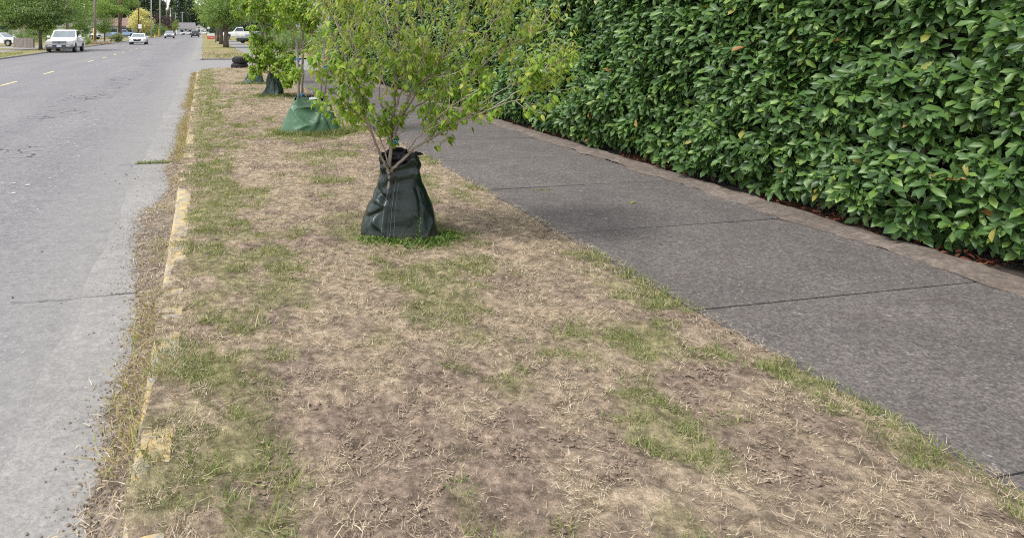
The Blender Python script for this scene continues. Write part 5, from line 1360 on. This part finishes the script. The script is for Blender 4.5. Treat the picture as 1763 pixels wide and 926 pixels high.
# ================================================================== VEHICLES
def body_ring(hw, zb, zt, y, crown=.82):
    h = zt - zb
    half = [(hw * .88, zb), (hw * .975, zb + .10 * h), (hw, zb + .42 * h), (hw * .985, zb + .72 * h), (hw * .94, zb + .93 * h), (hw * crown, zt)]
    return [(-x, y, z) for x, z in half] + [(x, y, z + (.015 if i == 5 else 0)) for i, (x, z) in reversed(list(enumerate(half)))]
def car(label, cat, loc, rz, kind, paint, group=None, lit=False, name='car', nose=False):
    o = empty(name, loc, rz, label, cat, group)
    pm = M[paint]; o.scale = (1.12, 1, 1.0)
    if kind == 'pickup':
        Ln, hw, belt, roof, wr, wb = 5.6, .99, 1.17, 1.86, .37, (-1.75, 1.75)
        st_ = [(-2.8, .55, 1.02, .93), (-2.72, .42, 1.10, .98), (-2.2, .42, 1.10, hw), (-2.15, .80, 1.10, hw), (-1.75, .86, 1.10, hw), (-1.35, .80, 1.10, hw), (-1.28, .38, 1.10, hw), (-.55, .38, 1.12, hw), (.9, .38, 1.16, hw), (1.28, .40, 1.13, hw), (1.35, .78, 1.12, hw), (1.75, .84, 1.09, hw), (2.15, .78, 1.06, hw), (2.2, .46, 1.05, .985), (2.6, .46, 1.0, .95), (2.76, .52, .94, .88)]
        cab = [(-.62, 1.02, belt, .93), (-.50, .42, roof, .78)]
    elif kind == 'suv':
        Ln, hw, belt, roof, wr, wb = 4.7, .93, 1.10, 1.72, .36, (-1.4, 1.4)
        st_ = [(-2.35, .55, 1.0, .84), (-2.25, .40, 1.1, .90), (-1.85, .38, 1.1, hw), (-1.80, .74, 1.1, hw), (-1.4, .82, 1.1, hw), (-1.0, .74, 1.1, hw), (-.95, .32, 1.1, hw), (.95, .32, 1.08, hw), (1.0, .74, 1.05, hw), (1.4, .82, 1.02, hw), (1.8, .74, .98, hw), (1.85, .40, .97, .92), (2.2, .40, .92, .86), (2.35, .50, .84, .76)]
        cab = [(-2.15, 1.0, belt, .88), (-1.85, .30, roof, .70)]
    else:
        Ln, hw, belt, roof, wr, wb = 4.85, .92, .93, 1.45, .34, (-1.42, 1.40)
        st_ = [(-2.42, .50, .90, .80), (-2.34, .36, 1.0, .88), (-1.88, .30, 1.0, hw), (-1.82, .66, .99, hw), (-1.42, .74, .97, hw), (-1.02, .66, .95, hw), (-.96, .24, .94, hw), (.96, .24, .92, hw), (1.0, .64, .90, hw), (1.4, .72, .87, hw), (1.8, .64, .83, hw), (1.86, .28, .82, .90), (2.25, .26, .74, .82), (2.42, .36, .66, .68)]
        cab = [(-1.85, 1.05, belt, .84), (-.95, .18, roof, .64)]
    MB().loft([body_ring(h_, zb, zt, y) for (y, zb, zt, h_) in st_]).build('body', pm, o, True, sharp=38)
    (y0, y1, zb, wb_), (y2, y3, zt, wt) = cab
    zb -= .04
    lower = [(-wb_, y0, zb), (wb_, y0, zb), (wb_, y1, zb), (-wb_, y1, zb)]
    upper = [(-wt, y2, zt - .05), (wt, y2, zt - .05), (wt, y3, zt - .05), (-wt, y3, zt - .05)]
    top = [(-wt * .86, y2 + .10, zt), (wt * .86, y2 + .10, zt), (wt * .86, y3 - .10, zt), (-wt * .86, y3 - .10, zt)]
    MB().loft([lower, upper, top]).build('cabin', pm, o, bev=.03)
    def pane(nm, a, b, c, d, u0, u1, v0, v1, m='glass'):
        a, b, c, d = [Vector(q) for q in (a, b, c, d)]
        nrm = (b - a).cross(d - a).normalized()
        def pt(u, v): return (a.lerp(b, u)).lerp(d.lerp(c, u), v) + nrm * .006
        mb = MB(); f = [pt(u0, v0), pt(u1, v0), pt(u1, v1), pt(u0, v1)]
        mb.loft([[q - nrm * .02 for q in f], f]); return mb.build(nm, M[m], o)
    L_, U_ = lower, upper
    pane('windscreen', L_[2], L_[3], U_[3], U_[2], .05, .95, .12, .95, 'greyglass')
    pane('rear_window', L_[0], L_[1], U_[1], U_[0], .08, .92, .25, .92)
    n_side = 1 if kind == 'pickup' else (3 if kind == 'suv' else 2)
    for k in range(n_side):
        e0, e1 = .05 + .9 * k / n_side, .05 + .9 * (k + 1) / n_side - .03
        pane('side_window', L_[1], L_[2], U_[2], U_[1], e0, e1, .18, .92)
        pane('side_window', L_[3], L_[0], U_[0], U_[3], 1 - e1, 1 - e0, .18, .92)
    for wy in wb:
        for sx in (-1, 1):
            wh = MB().lathe([(wr * .62, -.11), (wr * .93, -.115), (wr, -.08), (wr, .08), (wr * .93, .115), (wr * .62, .11)], 20, (sx * (hw - .11), wy, wr), 'X', close=True).build('wheel', M['rubber'], o, True, sharp=40)
            MB().lathe([(.02, .02), (wr * .30, .03), (wr * .63, -.02), (wr * .64, .06)] if False else [(0, sx * .085), (wr * .2, sx * .09), (wr * .55, sx * .07), (wr * .63, sx * .10), (wr * .63, -.06)], 16, (sx * (hw - .11), wy, wr), 'X').build('rim', M['steel'], wh, True, sharp=40)
    fy, ry = st_[-1][0], st_[0][0]
    zl = st_[-1][2]
    zm = (st_[-3][2] + st_[-3][1]) / 2 + .10
    hf = st_[-2][3]
    if kind == 'pickup':
        MB().loft([[(x, y, z) for x, z in ((-.95, .44), (.95, .44), (.95, .68), (-.95, .68))] for y in (2.68, 2.86)]).build('front_bumper', M['bumper'], o, bev=.04)
        MB().box((0, 2.80, .40), (1.84, .14, .14)).build('air_dam', M['grey'], o, bev=.03)
        MB().box((0, 2.885, .56), (.90, .02, .10)).build('bumper_opening', M['plastic'], o)
        g = MB().loft([[(x * s_, y, .83 + z * s_) for x, z in ((-.50, .11), (.50, .11), (.58, .02), (.50, -.09), (-.50, -.09), (-.58, .02))] for y, s_ in ((2.70, 1), (2.81, 1))]).build('grille', M['chrome'], o, bev=.012)
        MB().loft([[(x * .88, y, .83 + z * .74) for x, z in ((-.50, .11), (.50, .11), (.58, .02), (.50, -.09), (-.50, -.09), (-.58, .02))] for y in (2.80, 2.818)]).build('grille_mesh', M['plastic'], g)
        MB().box((0, 2.822, .835), (1.0, .012, .02)).build('grille_bar', M['chrome'], g)
        MB().lathe([(0, .0), (.10, .0), (.10, .012), (0, .016)], 16, (0, 2.825, .835), 'Y').build('badge', plain('badge_blue', (.05, .09, .2), .3), g)
        for sx in (-1, 1):
            MB().loft([[(sx * x, y, z) for x, z in ((.62, .95), (.94, .95), (.95, .76), (.60, .76))] for y in (2.62, 2.80 if True else 0)]).build('headlight', M['lamp'], o, bev=.02)
            MB().box((sx * .925, 2.70, .86), (.06, .12, .17)).build('turn_signal', M['amber'], o, bev=.01)
            MB().box((sx * .62, 2.872, .56), (.30, .02, .09)).build('fog_lamp', M['lamp'], o)
            MB().box((sx * .975, -1.72, 1.16), (.06, 2.2, .12)).build('bed_rail', pm, o, bev=.02)
        MB().box((0, 2.892, .555), (.32, .012, .16)).build('licence_plate', M['plate'], o)
        my, mz, mx = .72, 1.28, 1.10
    else:
        dz = .16 if kind == 'suv' else .0
        gz = .60 + dz
        if nose or kind == 'suv':
            g = MB().loft([[(x, y, gz + z) for x, z in ((-.44, .10), (.44, .10), (.36, -.16), (-.36, -.16))] for y in (fy - .20, fy + .015)]).build('grille', M['plastic'], o, bev=.01)
            MB().lathe([(0, 0), (.07, 0), (.07, .01), (0, .014)], 12, (0, fy + .02, gz + .05), 'Y').build('badge', M['chrome'], g)
        for sx in (-1, 1):
            MB().loft([[(sx * x, y, z) for x, z in ((.42, zl - .01), (.86, zl + .07), (.88, zl - .02), (.44, zl - .09))] for y in (fy - .45, fy - .03)]).build('headlight', M['lamp'] if not lit else M['lit'], o, bev=.01)
            MB().box((sx * .62, fy - .035, .42 + dz), (.34, .12, .06)).build('fog_lamp', M['lamp'] if nose else M['plastic'], o)
            MB().loft([[(sx * x, y, z) for x, z in ((.50, belt), (.86, belt - .02), (.87, belt - .20), (.52, belt - .16))] for y in (ry + .02, ry + .35)]).build('tail_light', M['tail'], o, bev=.01)
        MB().box((0, fy - .08, .30 + dz), (1.3, .16, .09)).build('lower_intake', M['plastic'], o, bev=.02)
        MB().box((0, ry + .0, .80 if kind == 'suv' else .78), (.36, .03, .14)).build('licence_plate', M['plate'], o)
        MB().box((0, ry + .02, .45 + dz * .5), (1.5, .12, .16)).build('rear_bumper', pm if kind != 'suv' else M['plastic'], o, bev=.03)
        my, mz, mx = cab[0][1] - .32, belt + .05, hw + .08
    for sx in (-1, 1):
        MB().loft([[(sx * (mx + x), y, mz + z) for x, z in ((-.13, -.07), (.10, -.08), (.12, .08), (-.10, .09))] for y in (my - .05, my + .07)]).build('mirror', pm, o, bev=.02)
    return o
m, nt, bs = new_mat('lit_headlamp'); bs.inputs['Base Color'].default_value = (.9, .9, .9, 1); bs.inputs['Emission Color'].default_value = (1, .97, .9, 1); bs.inputs['Emission Strength'].default_value = 4.0; M['lit'] = m
q = gp(102, 91.5, ROAD_Z); car('white pickup truck parked by the left kerb facing the camera', 'pickup truck', (q.x, q.y + 2.8, ROAD_Z), PI, 'pickup', 'white', name='pickup_truck')
q = gp(236, 77.5, ROAD_Z); car('white saloon car driving towards the camera past the white sign', 'car', (q.x, q.y + 2.4, ROAD_Z), PI, 'sedan', 'white', nose=True)
q = gp(291, 66.8, ROAD_Z); car('dark estate car with lit headlamps driving towards the camera', 'car', (q.x, q.y + 2.3, ROAD_Z), PI, 'suv', 'silver', lit=True)
q = gp(336, 65, ROAD_Z); car('dark grey estate car driving away down the street', 'car', (q.x, q.y + 2.3, ROAD_Z), 0, 'suv', 'grey')
q = world(321, 60, 262); car('pale car parked across the street end below the grey roofed house', 'car', (q.x, q.y, .05), PI * .62, 'sedan', 'white')
q = world(350, 60, 285); car('white car parked side on before the small white gabled house', 'car', (q.x, q.y, .05), PI / 2, 'sedan', 'white')
q = world(300, 60, 250); car('white car parked at the kerb behind the dark estate car', 'car', (q.x - 1, q.y, .05), PI * .9, 'sedan', 'silver')
q = world(3, 79, 76); car('white car in the driveway at the far left beside the board fence', 'car', (q.x, q.y, 0), -PI / 2 - .35, 'sedan', 'white')
q = world(214, 62, 165); car('pale blue pickup parked side on in front of the blue house', 'pickup truck', (q.x, q.y, .1), -PI / 2 + .1, 'pickup', 'blue_paint', name='pickup_truck')
q = world(152, 66, 128); car('white car parked beyond the thick pole on the left', 'car', (q.x, q.y, .05), -PI / 2 - .5, 'suv', 'white')
q = world(412, 63, 105); car('white pickup parked side on behind the far verge trees', 'pickup truck', (q.x, q.y, .35), PI / 2, 'pickup', 'white', name='pickup_truck')
q = world(441, 70, 88); car('black car parked behind the slim young tree', 'car', (q.x, q.y, .1), PI / 2 + .5, 'sedan', 'black_paint')

# ================================================================== HOUSES AND FENCES
def house(label, loc, rz, W_, D_, H_, ridge, wall, roof, gable_front=True, wins=(), door=None, name='house', over=.35, vent=None):
    o = empty(name, loc, rz, label, 'house')
    b = MB(); b.box((0, 0, H_ / 2), (W_, D_, H_))
    if gable_front:
        b.loft([[(-W_ / 2, y, H_), (W_ / 2, y, H_), (0, y, H_ + ridge)] for y in (-D_ / 2, D_ / 2)])
    else:
        b.loft([[(x, -D_ / 2, H_), (x, D_ / 2, H_), (x, 0, H_ + ridge)] for x in (-W_ / 2, W_ / 2)])
    b.build('wall', M[wall], o)
    for sg in (-1, 1):
        if gable_front:
            sl_ = Vector((sg * W_ / 2, 0, -ridge)); e = Vector((0, 0, H_ + ridge)) + sl_ * (1 + over / max(1, W_ / 2))
            ring = [(0, H_ + ridge + .02), (e.x, e.z + .02), (e.x, e.z + .16), (0, H_ + ridge + .18)]
            MB().loft([[(x, y, z) for x, z in ring] for y in (-D_ / 2 - over, D_ / 2 + over)]).build('roof', M[roof], o)
        else:
            sl_ = Vector((0, sg * D_ / 2, -ridge)); e = Vector((0, 0, H_ + ridge)) + sl_ * (1 + over / max(1, D_ / 2))
            ring = [(0, H_ + ridge + .02), (e.y, e.z + .02), (e.y, e.z + .16), (0, H_ + ridge + .18)]
            MB().loft([[(x, y, z) for y, z in ring] for x in (-W_ / 2 - over, W_ / 2 + over)]).build('roof', M[roof], o)
    for (x, z, ww, hh) in wins:
        wn_ = MB().box((x, -D_ / 2 - .02, z), (ww, .08, hh)).build('window', M['whitewall'], o)
        MB().box((x, -D_ / 2 - .055, z), (ww - .16, .02, hh - .16)).build('pane', M['glass'], wn_)
    if door:
        d = MB().box((door[0], -D_ / 2 - .02, door[2] / 2 + .05), (door[1], .07, door[2])).build('door', M[door[3]], o)
        MB().lathe([(0, 0), (.03, .0), (.03, .03), (0, .04)], 8, (door[0] + door[1] * .38, -D_ / 2 - .09, 1.0), 'Y').build('handle', M['steel'], d)
    return o
q = world(190, 60, 172); house('blue grey house with a brown roof behind the red brown pole', (q.x - 2, q.y + 4, .2), .15, 15, 9, 2.6, 1.9, 'bluewall', 'roofbrown', False, [(-4, 1.5, 1.6, 1.1), (2.2, 1.5, 1.8, 1.1)], (5.2, 2.4, 2.1, 'grey'))
q = world(342.5, 58, 320); house('small white gabled house closing the far end of the street', (q.x, q.y, .1), 0, 6.6, 8, 2.2, 1.9, 'whitewall', 'roofpale', True, [(0, 2.9, .9, .7), (-1.7, 1.2, 1.2, 1.0), (1.6, 1.2, 1.2, 1.0)], (0, .9, 2.0, 'grey'))
q = world(319, 58, 290); house('grey roofed house among trees left of the small white house', (q.x, q.y, .1), .1, 7.5, 7, 2.4, 2.3, 'whitewall', 'roofgrey', False, [(-1.6, 1.4, 1.4, 1.1), (1.6, 1.4, 1.4, 1.1)], (0, .9, 2.0, 'grey'))
q = world(8, 60, 105); house('beige house half hidden behind the big tree at far left', (q.x - 3, q.y, .2), .3, 11, 8, 3.0, 2.0, 'beige', 'roofgrey', False, [(-2.5, 1.7, 1.2, 1.3), (2.5, 1.7, 1.6, 1.2)], (4.2, .95, 2.1, 'whitewall'))
q = world(152, 60, 142); house('white house glimpsed between trees beyond the thick grey pole', (q.x - 2, q.y + 4, .1), .2, 9, 7, 2.3, 1.5, 'whitewall', 'roofgrey', False, [(-2, 1.3, 1.3, 1.0), (2.2, 1.3, 1.3, 1.0)])
q = world(572, 55, 70); house('grey roofed house showing through the branches beyond the hedge', (q.x + .6, q.y + 3, .0), -.2, 7.0, 6, 2.0, 1.3, 'greywall', 'roofgrey', False, [(-1.5, 1.2, 1.2, .9)])
q = world(548, 40, 110); house('white two storey house glimpsed beyond the hedge end', (q.x + 1, q.y + 3, 0), -.1, 6.5, 6, 4.4, 1.6, 'whitewall', 'roofpale', True, [(-1.4, 3.0, 1.1, 1.2), (1.3, 3.0, 1.1, 1.2), (0, 1.2, 1.4, 1.1)])
# board fence
f0, f1 = gp(23, 82.5), gp(57, 83)
fo = empty('board_fence', f0, math.atan2(f1.y - f0.y, f1.x - f0.x), 'low weathered grey board fence beside the white car at far left', 'fence')
fl = (f1 - f0).length; nb = 15
bm_ = MB().box((0, 0, .48), (fl / nb - .02, .025, .92)).mesh('board', M['fence'])
for k in range(nb):
    o = link('board', bm_, fo); o.location = ((k + .5) * fl / nb, random.uniform(-.004, .004), random.uniform(-.015, .015))
for z in (.25, .78): MB().box((fl / 2, .04, z), (fl, .05, .09)).build('rail', M['fence'], fo)
for k in range(4): MB().box((fl * k / 3, .09, .5), (.10, .10, 1.06)).build('post', M['fence'], fo)

# ================================================================== TREES AND SHRUBS AROUND
q = gp(70, 86); blob_tree('maple_tree', 'big spreading dark green tree over the white pickup at far left', 'tree', q,
    [(-.6, 0, 3.4, 3.4, 3.0, 1.1), (-1.5, .5, 4.6, 3.0, 2.6, 1.4), (1.0, -.3, 2.7, 1.7, 1.6, .55), (-2.6, 0, 2.4, 1.6, 1.6, .6), (0, .5, 6.0, 2.6, 2.6, 1.6), (.2, -.6, 2.1, 1.3, 1.2, .45)], 34000, .165, M['fol_dark'], (2.0, .15, -.1, 0), bark='darkbark', seed=5, flat=.34, clump=.44, limbs=9, per=140, mixm=(.45, M['fol_mid']))
q = world(134, 70, 92); blob_tree('leafy_tree', 'mid green tree between the brown pole and the thick grey pole', 'tree', (q.x, q.y, 0),
    [(0, 0, 3.0, 1.7, 1.7, 1.6), (.3, 0, 1.7, 1.3, 1.3, .9), (-.3, 0, 5, 1.8, 1.8, 2.0)], 10000, .17, M['fol_mid'], (2.2, .12, 0, 0), seed=6, clump=.3, mixm=(.4, M['fol_light']))
q = world(180, 74, 104); blob_tree('leafy_tree', 'light green round tree right of the thick grey pole', 'tree', (q.x, q.y, 0),
    [(-.3, 0, 3.0, 1.5, 1.5, 1.5), (1.4, 0, 4.9, 1.7, 1.7, .6), (-.8, 0, 4.9, 1.8, 1.8, 1.4), (2.6, .2, 4.5, 1.2, 1.2, .4), (0, 0, 2.0, 1.1, 1.0, .6)], 13000, .16, M['fol_light'], (1.9, .11, 0, 0), seed=7, clump=.3, mixm=(.35, M['fol_mid']))
q = world(208, 66, 140); blob_tree('leafy_tree', 'mid green tree above the brown roof of the blue house', 'tree', (q.x, q.y, 0),
    [(-1, 0, 8.0, 3.0, 2.2, 1.8), (1.6, 0, 7.4, 2.0, 1.8, 1.1)], 7000, .22, M['fol_mid'], (4, .2, 0, 0), seed=8, clump=.3, mixm=(.4, M['fol_light']))
q = world(243, 64, 172); blob_tree('flowering_tree', 'cream flowering round tree beside the blue house', 'tree', (q.x, q.y, 0),
    [(0, 0, 4.2, 2.7, 2.5, 2.2), (-1.4, 0, 3.4, 2.0, 1.8, 1.4), (1.3, 0, 2.6, 1.4, 1.4, 1.4), (.3, 0, 6.0, 1.8, 1.8, 1.2)], 10000, .26, M['fol_cream'], (2, .18, 0, 0), seed=9, extra=(.0, M['fol_light']), clump=.25)
q = world(278, 60, 235); blob_tree('plum_tree', 'dark purple leaved plum tree among the distant poles', 'tree', (q.x, q.y, 0),
    [(0, 0, 5.0, 3.6, 3, 2.2), (2.8, 0, 4.4, 2.2, 2, 1.8), (-2, 0, 5.4, 2, 2, 1.8)], 4000, .3, M['fol_purple'], (2.5, .2, 0, 0), seed=10, clump=.25)
q = world(270, 60, 215); blob_tree('shrub', 'tall green shrubs below the purple plum tree', 'shrub', (q.x, q.y, 0),
    [(0, 0, 1.8, 2.2, 2, 1.8), (2.4, 0, 1.5, 1.6, 1.6, 1.4), (-1.8, 0, 1.4, 1.4, 1.4, 1.3)], 3000, .26, M['fol_mid'], seed=11, clump=.25)
q = world(285, 60, 240); blob_tree('shrub', 'olive brown shrub behind the dark estate car', 'shrub', (q.x, q.y, 0), [(0, 0, 1.9, 2.0, 2, 1.9), (1.8, 0, 1.6, 1.5, 1.5, 1.4)], 2400, .26, M['fol_olive'], seed=12, clump=.25)
q = world(302, 60, 228); blob_tree('leafy_tree', 'small light green street tree left of the grey roofed house', 'tree', (q.x, q.y, 0), [(0, 0, 3.2, 1.2, 1.2, 1.4), (.4, 0, 4.2, 1, 1, .9)], 1800, .2, M['fol_light'], (2.0, .08, 0, 0), seed=13, clump=.25)
q = world(199, 71, 104); blob_tree('shrub', 'pale plumed ornamental shrub on the verge before the red brown pole', 'shrub', (q.x, q.y, 0), [(0, 0, .55, .9, .7, .5), (.2, 0, 1.0, .85, .6, .35)], 2600, .13, M['fol_dark'], seed=14, extra=(.42, M['fol_cream']), clump=.3)
q = world(147, 76, 80); blob_tree('shrub', 'small round clipped green shrub right of the parked white pickup', 'shrub', (q.x, q.y, 0), [(0, 0, .62, .55, .55, .58)], 1800, .08, M['fol_mid'], seed=15, clump=.25)
q = world(168, 78, 86); tuft('tall_grass', q.x, q.y, -.01, 1.6, .5, 900, .25, .7, .022, M['straw'], 'tall yellow grass round the foot of the thick grey pole', 'grass', .95)
q = world(15, 66, 90); blob_tree('shrub', 'dark green shrubs behind the white car at far left', 'shrub', (q.x, q.y, 0), [(0, 0, 1.0, 2.4, 1.4, 1.0), (2.6, 0, .8, 1.4, 1.2, .8), (-2, 0, 1.3, 1.6, 1.4, 1.2)], 4000, .14, M['fol_dark'], seed=16, clump=.28)
q = world(52, 66, 100); blob_tree('shrub', 'dark shrub with yellow green tips behind the board fence', 'shrub', (q.x, q.y, 0), [(0, 0, 1.1, 1.8, 1.4, 1.1), (2.2, .5, 1.4, 1.7, 1.4, 1.3)], 3000, .14, M['fol_dark'], seed=17, extra=(.06, M['fol_yellow']), clump=.28)
q = world(105, 66, 115); blob_tree('shrub', 'green shrubs behind the cab of the white pickup', 'shrub', (q.x, q.y, 0), [(0, 0, 1.4, 2.6, 1.6, 1.4), (-3, 0, 1.6, 2.2, 1.6, 1.6)], 3200, .17, M['fol_dark'], seed=18, clump=.28)
q = world(238, 62, 190); blob_tree('shrub', 'clipped dark hedge below the cream flowering tree', 'shrub', (q.x, q.y, 0), [(0, 0, .9, 3.4, 1.2, .9), (3.2, 0, 1.2, 1.6, 1.2, 1.1)], 2600, .2, M['fol_dark'], seed=19, clump=.28)
# far verge trees
q = gp(389, 82.5); blob_tree('street_tree', 'thick trunked street tree with a broad green crown beyond the side street', 'tree', q,
    [(-.3, 0, 3.1, 2.0, 2.0, .9), (-.6, 0, 4.3, 2.6, 2.4, 1.2), (1.3, 0, 3.4, 1.5, 1.5, 1.0), (-.9, -.2, 2.5, .9, 1.0, .5), (.4, .3, 5.6, 2.3, 2.2, 1.3)], 22000, .15, M['fol_mid'], (2.0, .26, .05, 0), bark='darkbark', seed=24, clump=.3, limbs=9, mixm=(.4, M['fol_light']))
q = gp(381, 77); blob_tree('street_tree', 'second street tree just behind the thick trunked one', 'tree', q,
    [(0, 0, 3.6, 2.4, 2.2, 1.3), (.8, 0, 5.0, 2.4, 2.2, 1.4)], 11000, .18, M['fol_mid'], (2.3, .24, .0, 0), seed=25, clump=.3, mixm=(.4, M['fol_light']))
q = gp(375, 72); blob_tree('street_tree', 'third street tree in line behind the red and white sign', 'tree', q,
    [(0, 0, 4.4, 2.6, 2.4, 1.6), (.6, 0, 6.0, 2.4, 2.2, 1.5)], 4500, .22, M['fol_light'], (2.8, .22, 0, 0), seed=26, clump=.3)
for k, (px, fw, blobs, n, ls, mt, lab) in enumerate((
    (452, 56, [(0, 0, 3.6, 2.2, 2, 1.2), (1.8, 0, 3.0, 1.6, 1.6, .8)], 5200, .15, 'fol_mid', 'leafy tree behind the slim young tree'),
    (505, 62, [(0, 0, 3.8, 2.4, 2, 1.5), (1.4, 0, 2.9, 1.8, 1.6, .9)], 5200, .16, 'fol_mid', 'leafy tree standing behind the two stakes'),
    (534, 75, [(0, 0, 4.6, 1.6, 1.8, 1.4), (-1.6, 0, 3.4, 1.6, 1.6, 1.0)], 4000, .18, 'fol_dark', 'dark leafy tree before the white two storey house'),
    (606, 64, [(.6, 0, 3.6, 2.0, 2, 1.8), (2.5, 0, 4.4, 2.4, 2, 1.6)], 4500, .16, 'fol_dark', 'dark tree behind the far end of the laurel hedge'))):
    q = world(px, 70, fw); blob_tree('leafy_tree', lab, 'tree', (q.x, q.y, 0), blobs, n, ls, M[mt], (2.6, .13, 0, 0), seed=40 + k, clump=.3)
for k, (px, fw, mt, lab) in enumerate(((488, 50, 'fol_dark', 'dark bushes across the side street left of the stakes'), (524, 54, 'fol_olive', 'olive brown bush across the side street behind the stakes'), (545, 50, 'fol_mid', 'green bush across the side street at the hedge end'), (462, 60, 'fol_dark', 'dark low bushes behind the black parked car'))):
    q = world(px, 80, fw); blob_tree('shrub', lab, 'shrub', (q.x, q.y, 0), [(0, 0, .9, 1.3, 1.0, .85), (.9, .3, 1.1, 1.0, 1.0, .9)], 3200, .11, M[mt], seed=50 + k, clump=.28)
# far verge weeds
q = gp(420, 88); tuft('far_grass', 1.4, 50, .0, 1.6, 6.0, 2600, .08, .22, .02, M['straw'], 'long dry yellow grass on the verge beyond the side street', 'grass', .9)
tuft('far_green_grass', 1.7, 47.5, .0, 1.4, 3.0, 1200, .08, .22, .025, M['greengrass'], 'green tufts on the verge beyond the side street', 'grass', .9)
q = gp(510, 88); tuft('yard_grass', 9.5, 51, .0, 4.0, 5.0, 2600, .1, .3, .03, M['straw'], 'dry yellow grass in the yard across the side street', 'grass', .9)
for (ya, yb, nn, lab) in ((62, 105, 2400, 'dry grass on the left verge behind the parked pickup'), (36, 58, 1800, 'dry grass on the left verge before the parked pickup')):
    tuft('left_verge_grass', -13.9, (ya + yb) / 2, -.01, 1.4, (yb - ya) / 2, nn, .06, .2, .022, M['straw' if ya > 60 else 'greengrass'], lab, 'grass', .9)

# distant evergreens
def conifer_mesh(seed, n=4200, h=20, r=4.2):
    g = np.random.default_rng(seed)
    t = g.uniform(0.02, 1, n) ** .8; z = h * (1 - t) + 1.0
    lay = np.round(t * 22) / 22; t2 = .6 * t + .4 * lay
    a = g.uniform(0, 2 * PI, n); rr = r * (t2 * .95 + .03) * np.sqrt(g.uniform(.12, 1, n)) * (1 + .25 * np.sin(a * 3 + seed) )
    P = np.stack([rr * np.cos(a), rr * np.sin(a), h * (1 - t) + .9 - .10 * rr], -1)
    D = np.stack([np.cos(a), np.sin(a), g.normal(-.35, .25, n)], -1) + g.normal(size=(n, 3)) * .25
    L = g.uniform(.6, 1.3, n); V, F = leaves_np(P, D, g.normal(size=(n, 3)) * .4 + [0, 0, 1], L, L * .42, T_LOW)
    return mesh_np('conifer_crown', V, F, M['fol_conifer_hazed'])
CM = [conifer_mesh(s_) for s_ in (1, 2, 3)]
CT = MB().tube([(0, 0, 0), (0, 0, 10), (0, 0, 20)], [.45, .25, .05], 8).mesh('conifer_trunk', M['darkbark'], True)
cn = [(198, 215, 1.0, 'behind the blue grey house'), (214, 230, 1.1, 'right behind the roof ridge of the blue grey house'), (228, 260, .62, 'left of the cream flowering tree, shorter than its neighbours'), (243, 300, 1.15, 'straight behind the cream flowering tree'),
      (255, 270, 1.2, 'just left of the pale grey pole'), (268, 320, 1.25, 'between the two pale poles'), (281, 360, .85, 'behind the purple plum tree'), (297, 410, 1.0, 'left of the slender pole with the transformer'),
      (308, 380, 1.15, 'over the left end of the grey roofed house'), (318, 430, 1.25, 'over the middle of the grey roofed house'), (327, 400, 1.2, 'over the right end of the grey roofed house'), (338, 440, .95, 'over the left slope of the small white gabled house'),
      (349, 400, .85, 'over the right slope of the small white gabled house'), (360, 380, 1.0, 'above the red and white yard sign'), (372, 360, 1.1, 'behind the third street tree'), (178, 225, 1.0, 'behind the light green round tree'),
      (150, 190, 1.1, 'left of the thick grey brown pole'), (118, 200, 1.1, 'above the cab of the parked white pickup'), (90, 180, 1.0, 'behind the trunk of the big dark green tree'), (58, 190, 1.1, 'above the board fence'), (25, 180, 1.0, 'behind the beige house'),
      (398, 230, 1.0, 'behind the broad street tree'), (425, 200, 1.1, 'above the white pickup beyond the far verge'), (455, 220, 1.0, 'above the black parked car'), (482, 190, 1.0, 'left of the two stakes, far off'), (510, 210, 1.1, 'above the two stakes, far off'), (572, 160, 1.0, 'behind the grey roofed house beyond the hedge'), (600, 150, 1.1, 'behind the far end of the laurel hedge')]
for k, (px, fw, s_, lab) in enumerate(cn):
    q = world(px, 60, fw)
    o = empty('conifer_tree', (q.x, q.y, -.2), k * 1.7, 'tall dark evergreen ' + lab, 'conifer', 'distant evergreen trees'); o.scale = (s_ * 1.25, s_ * 1.25, s_)
    c_ = link('crown', CM[k % 3], o); c_['kind'] = 'stuff'; link('trunk', CT, o)
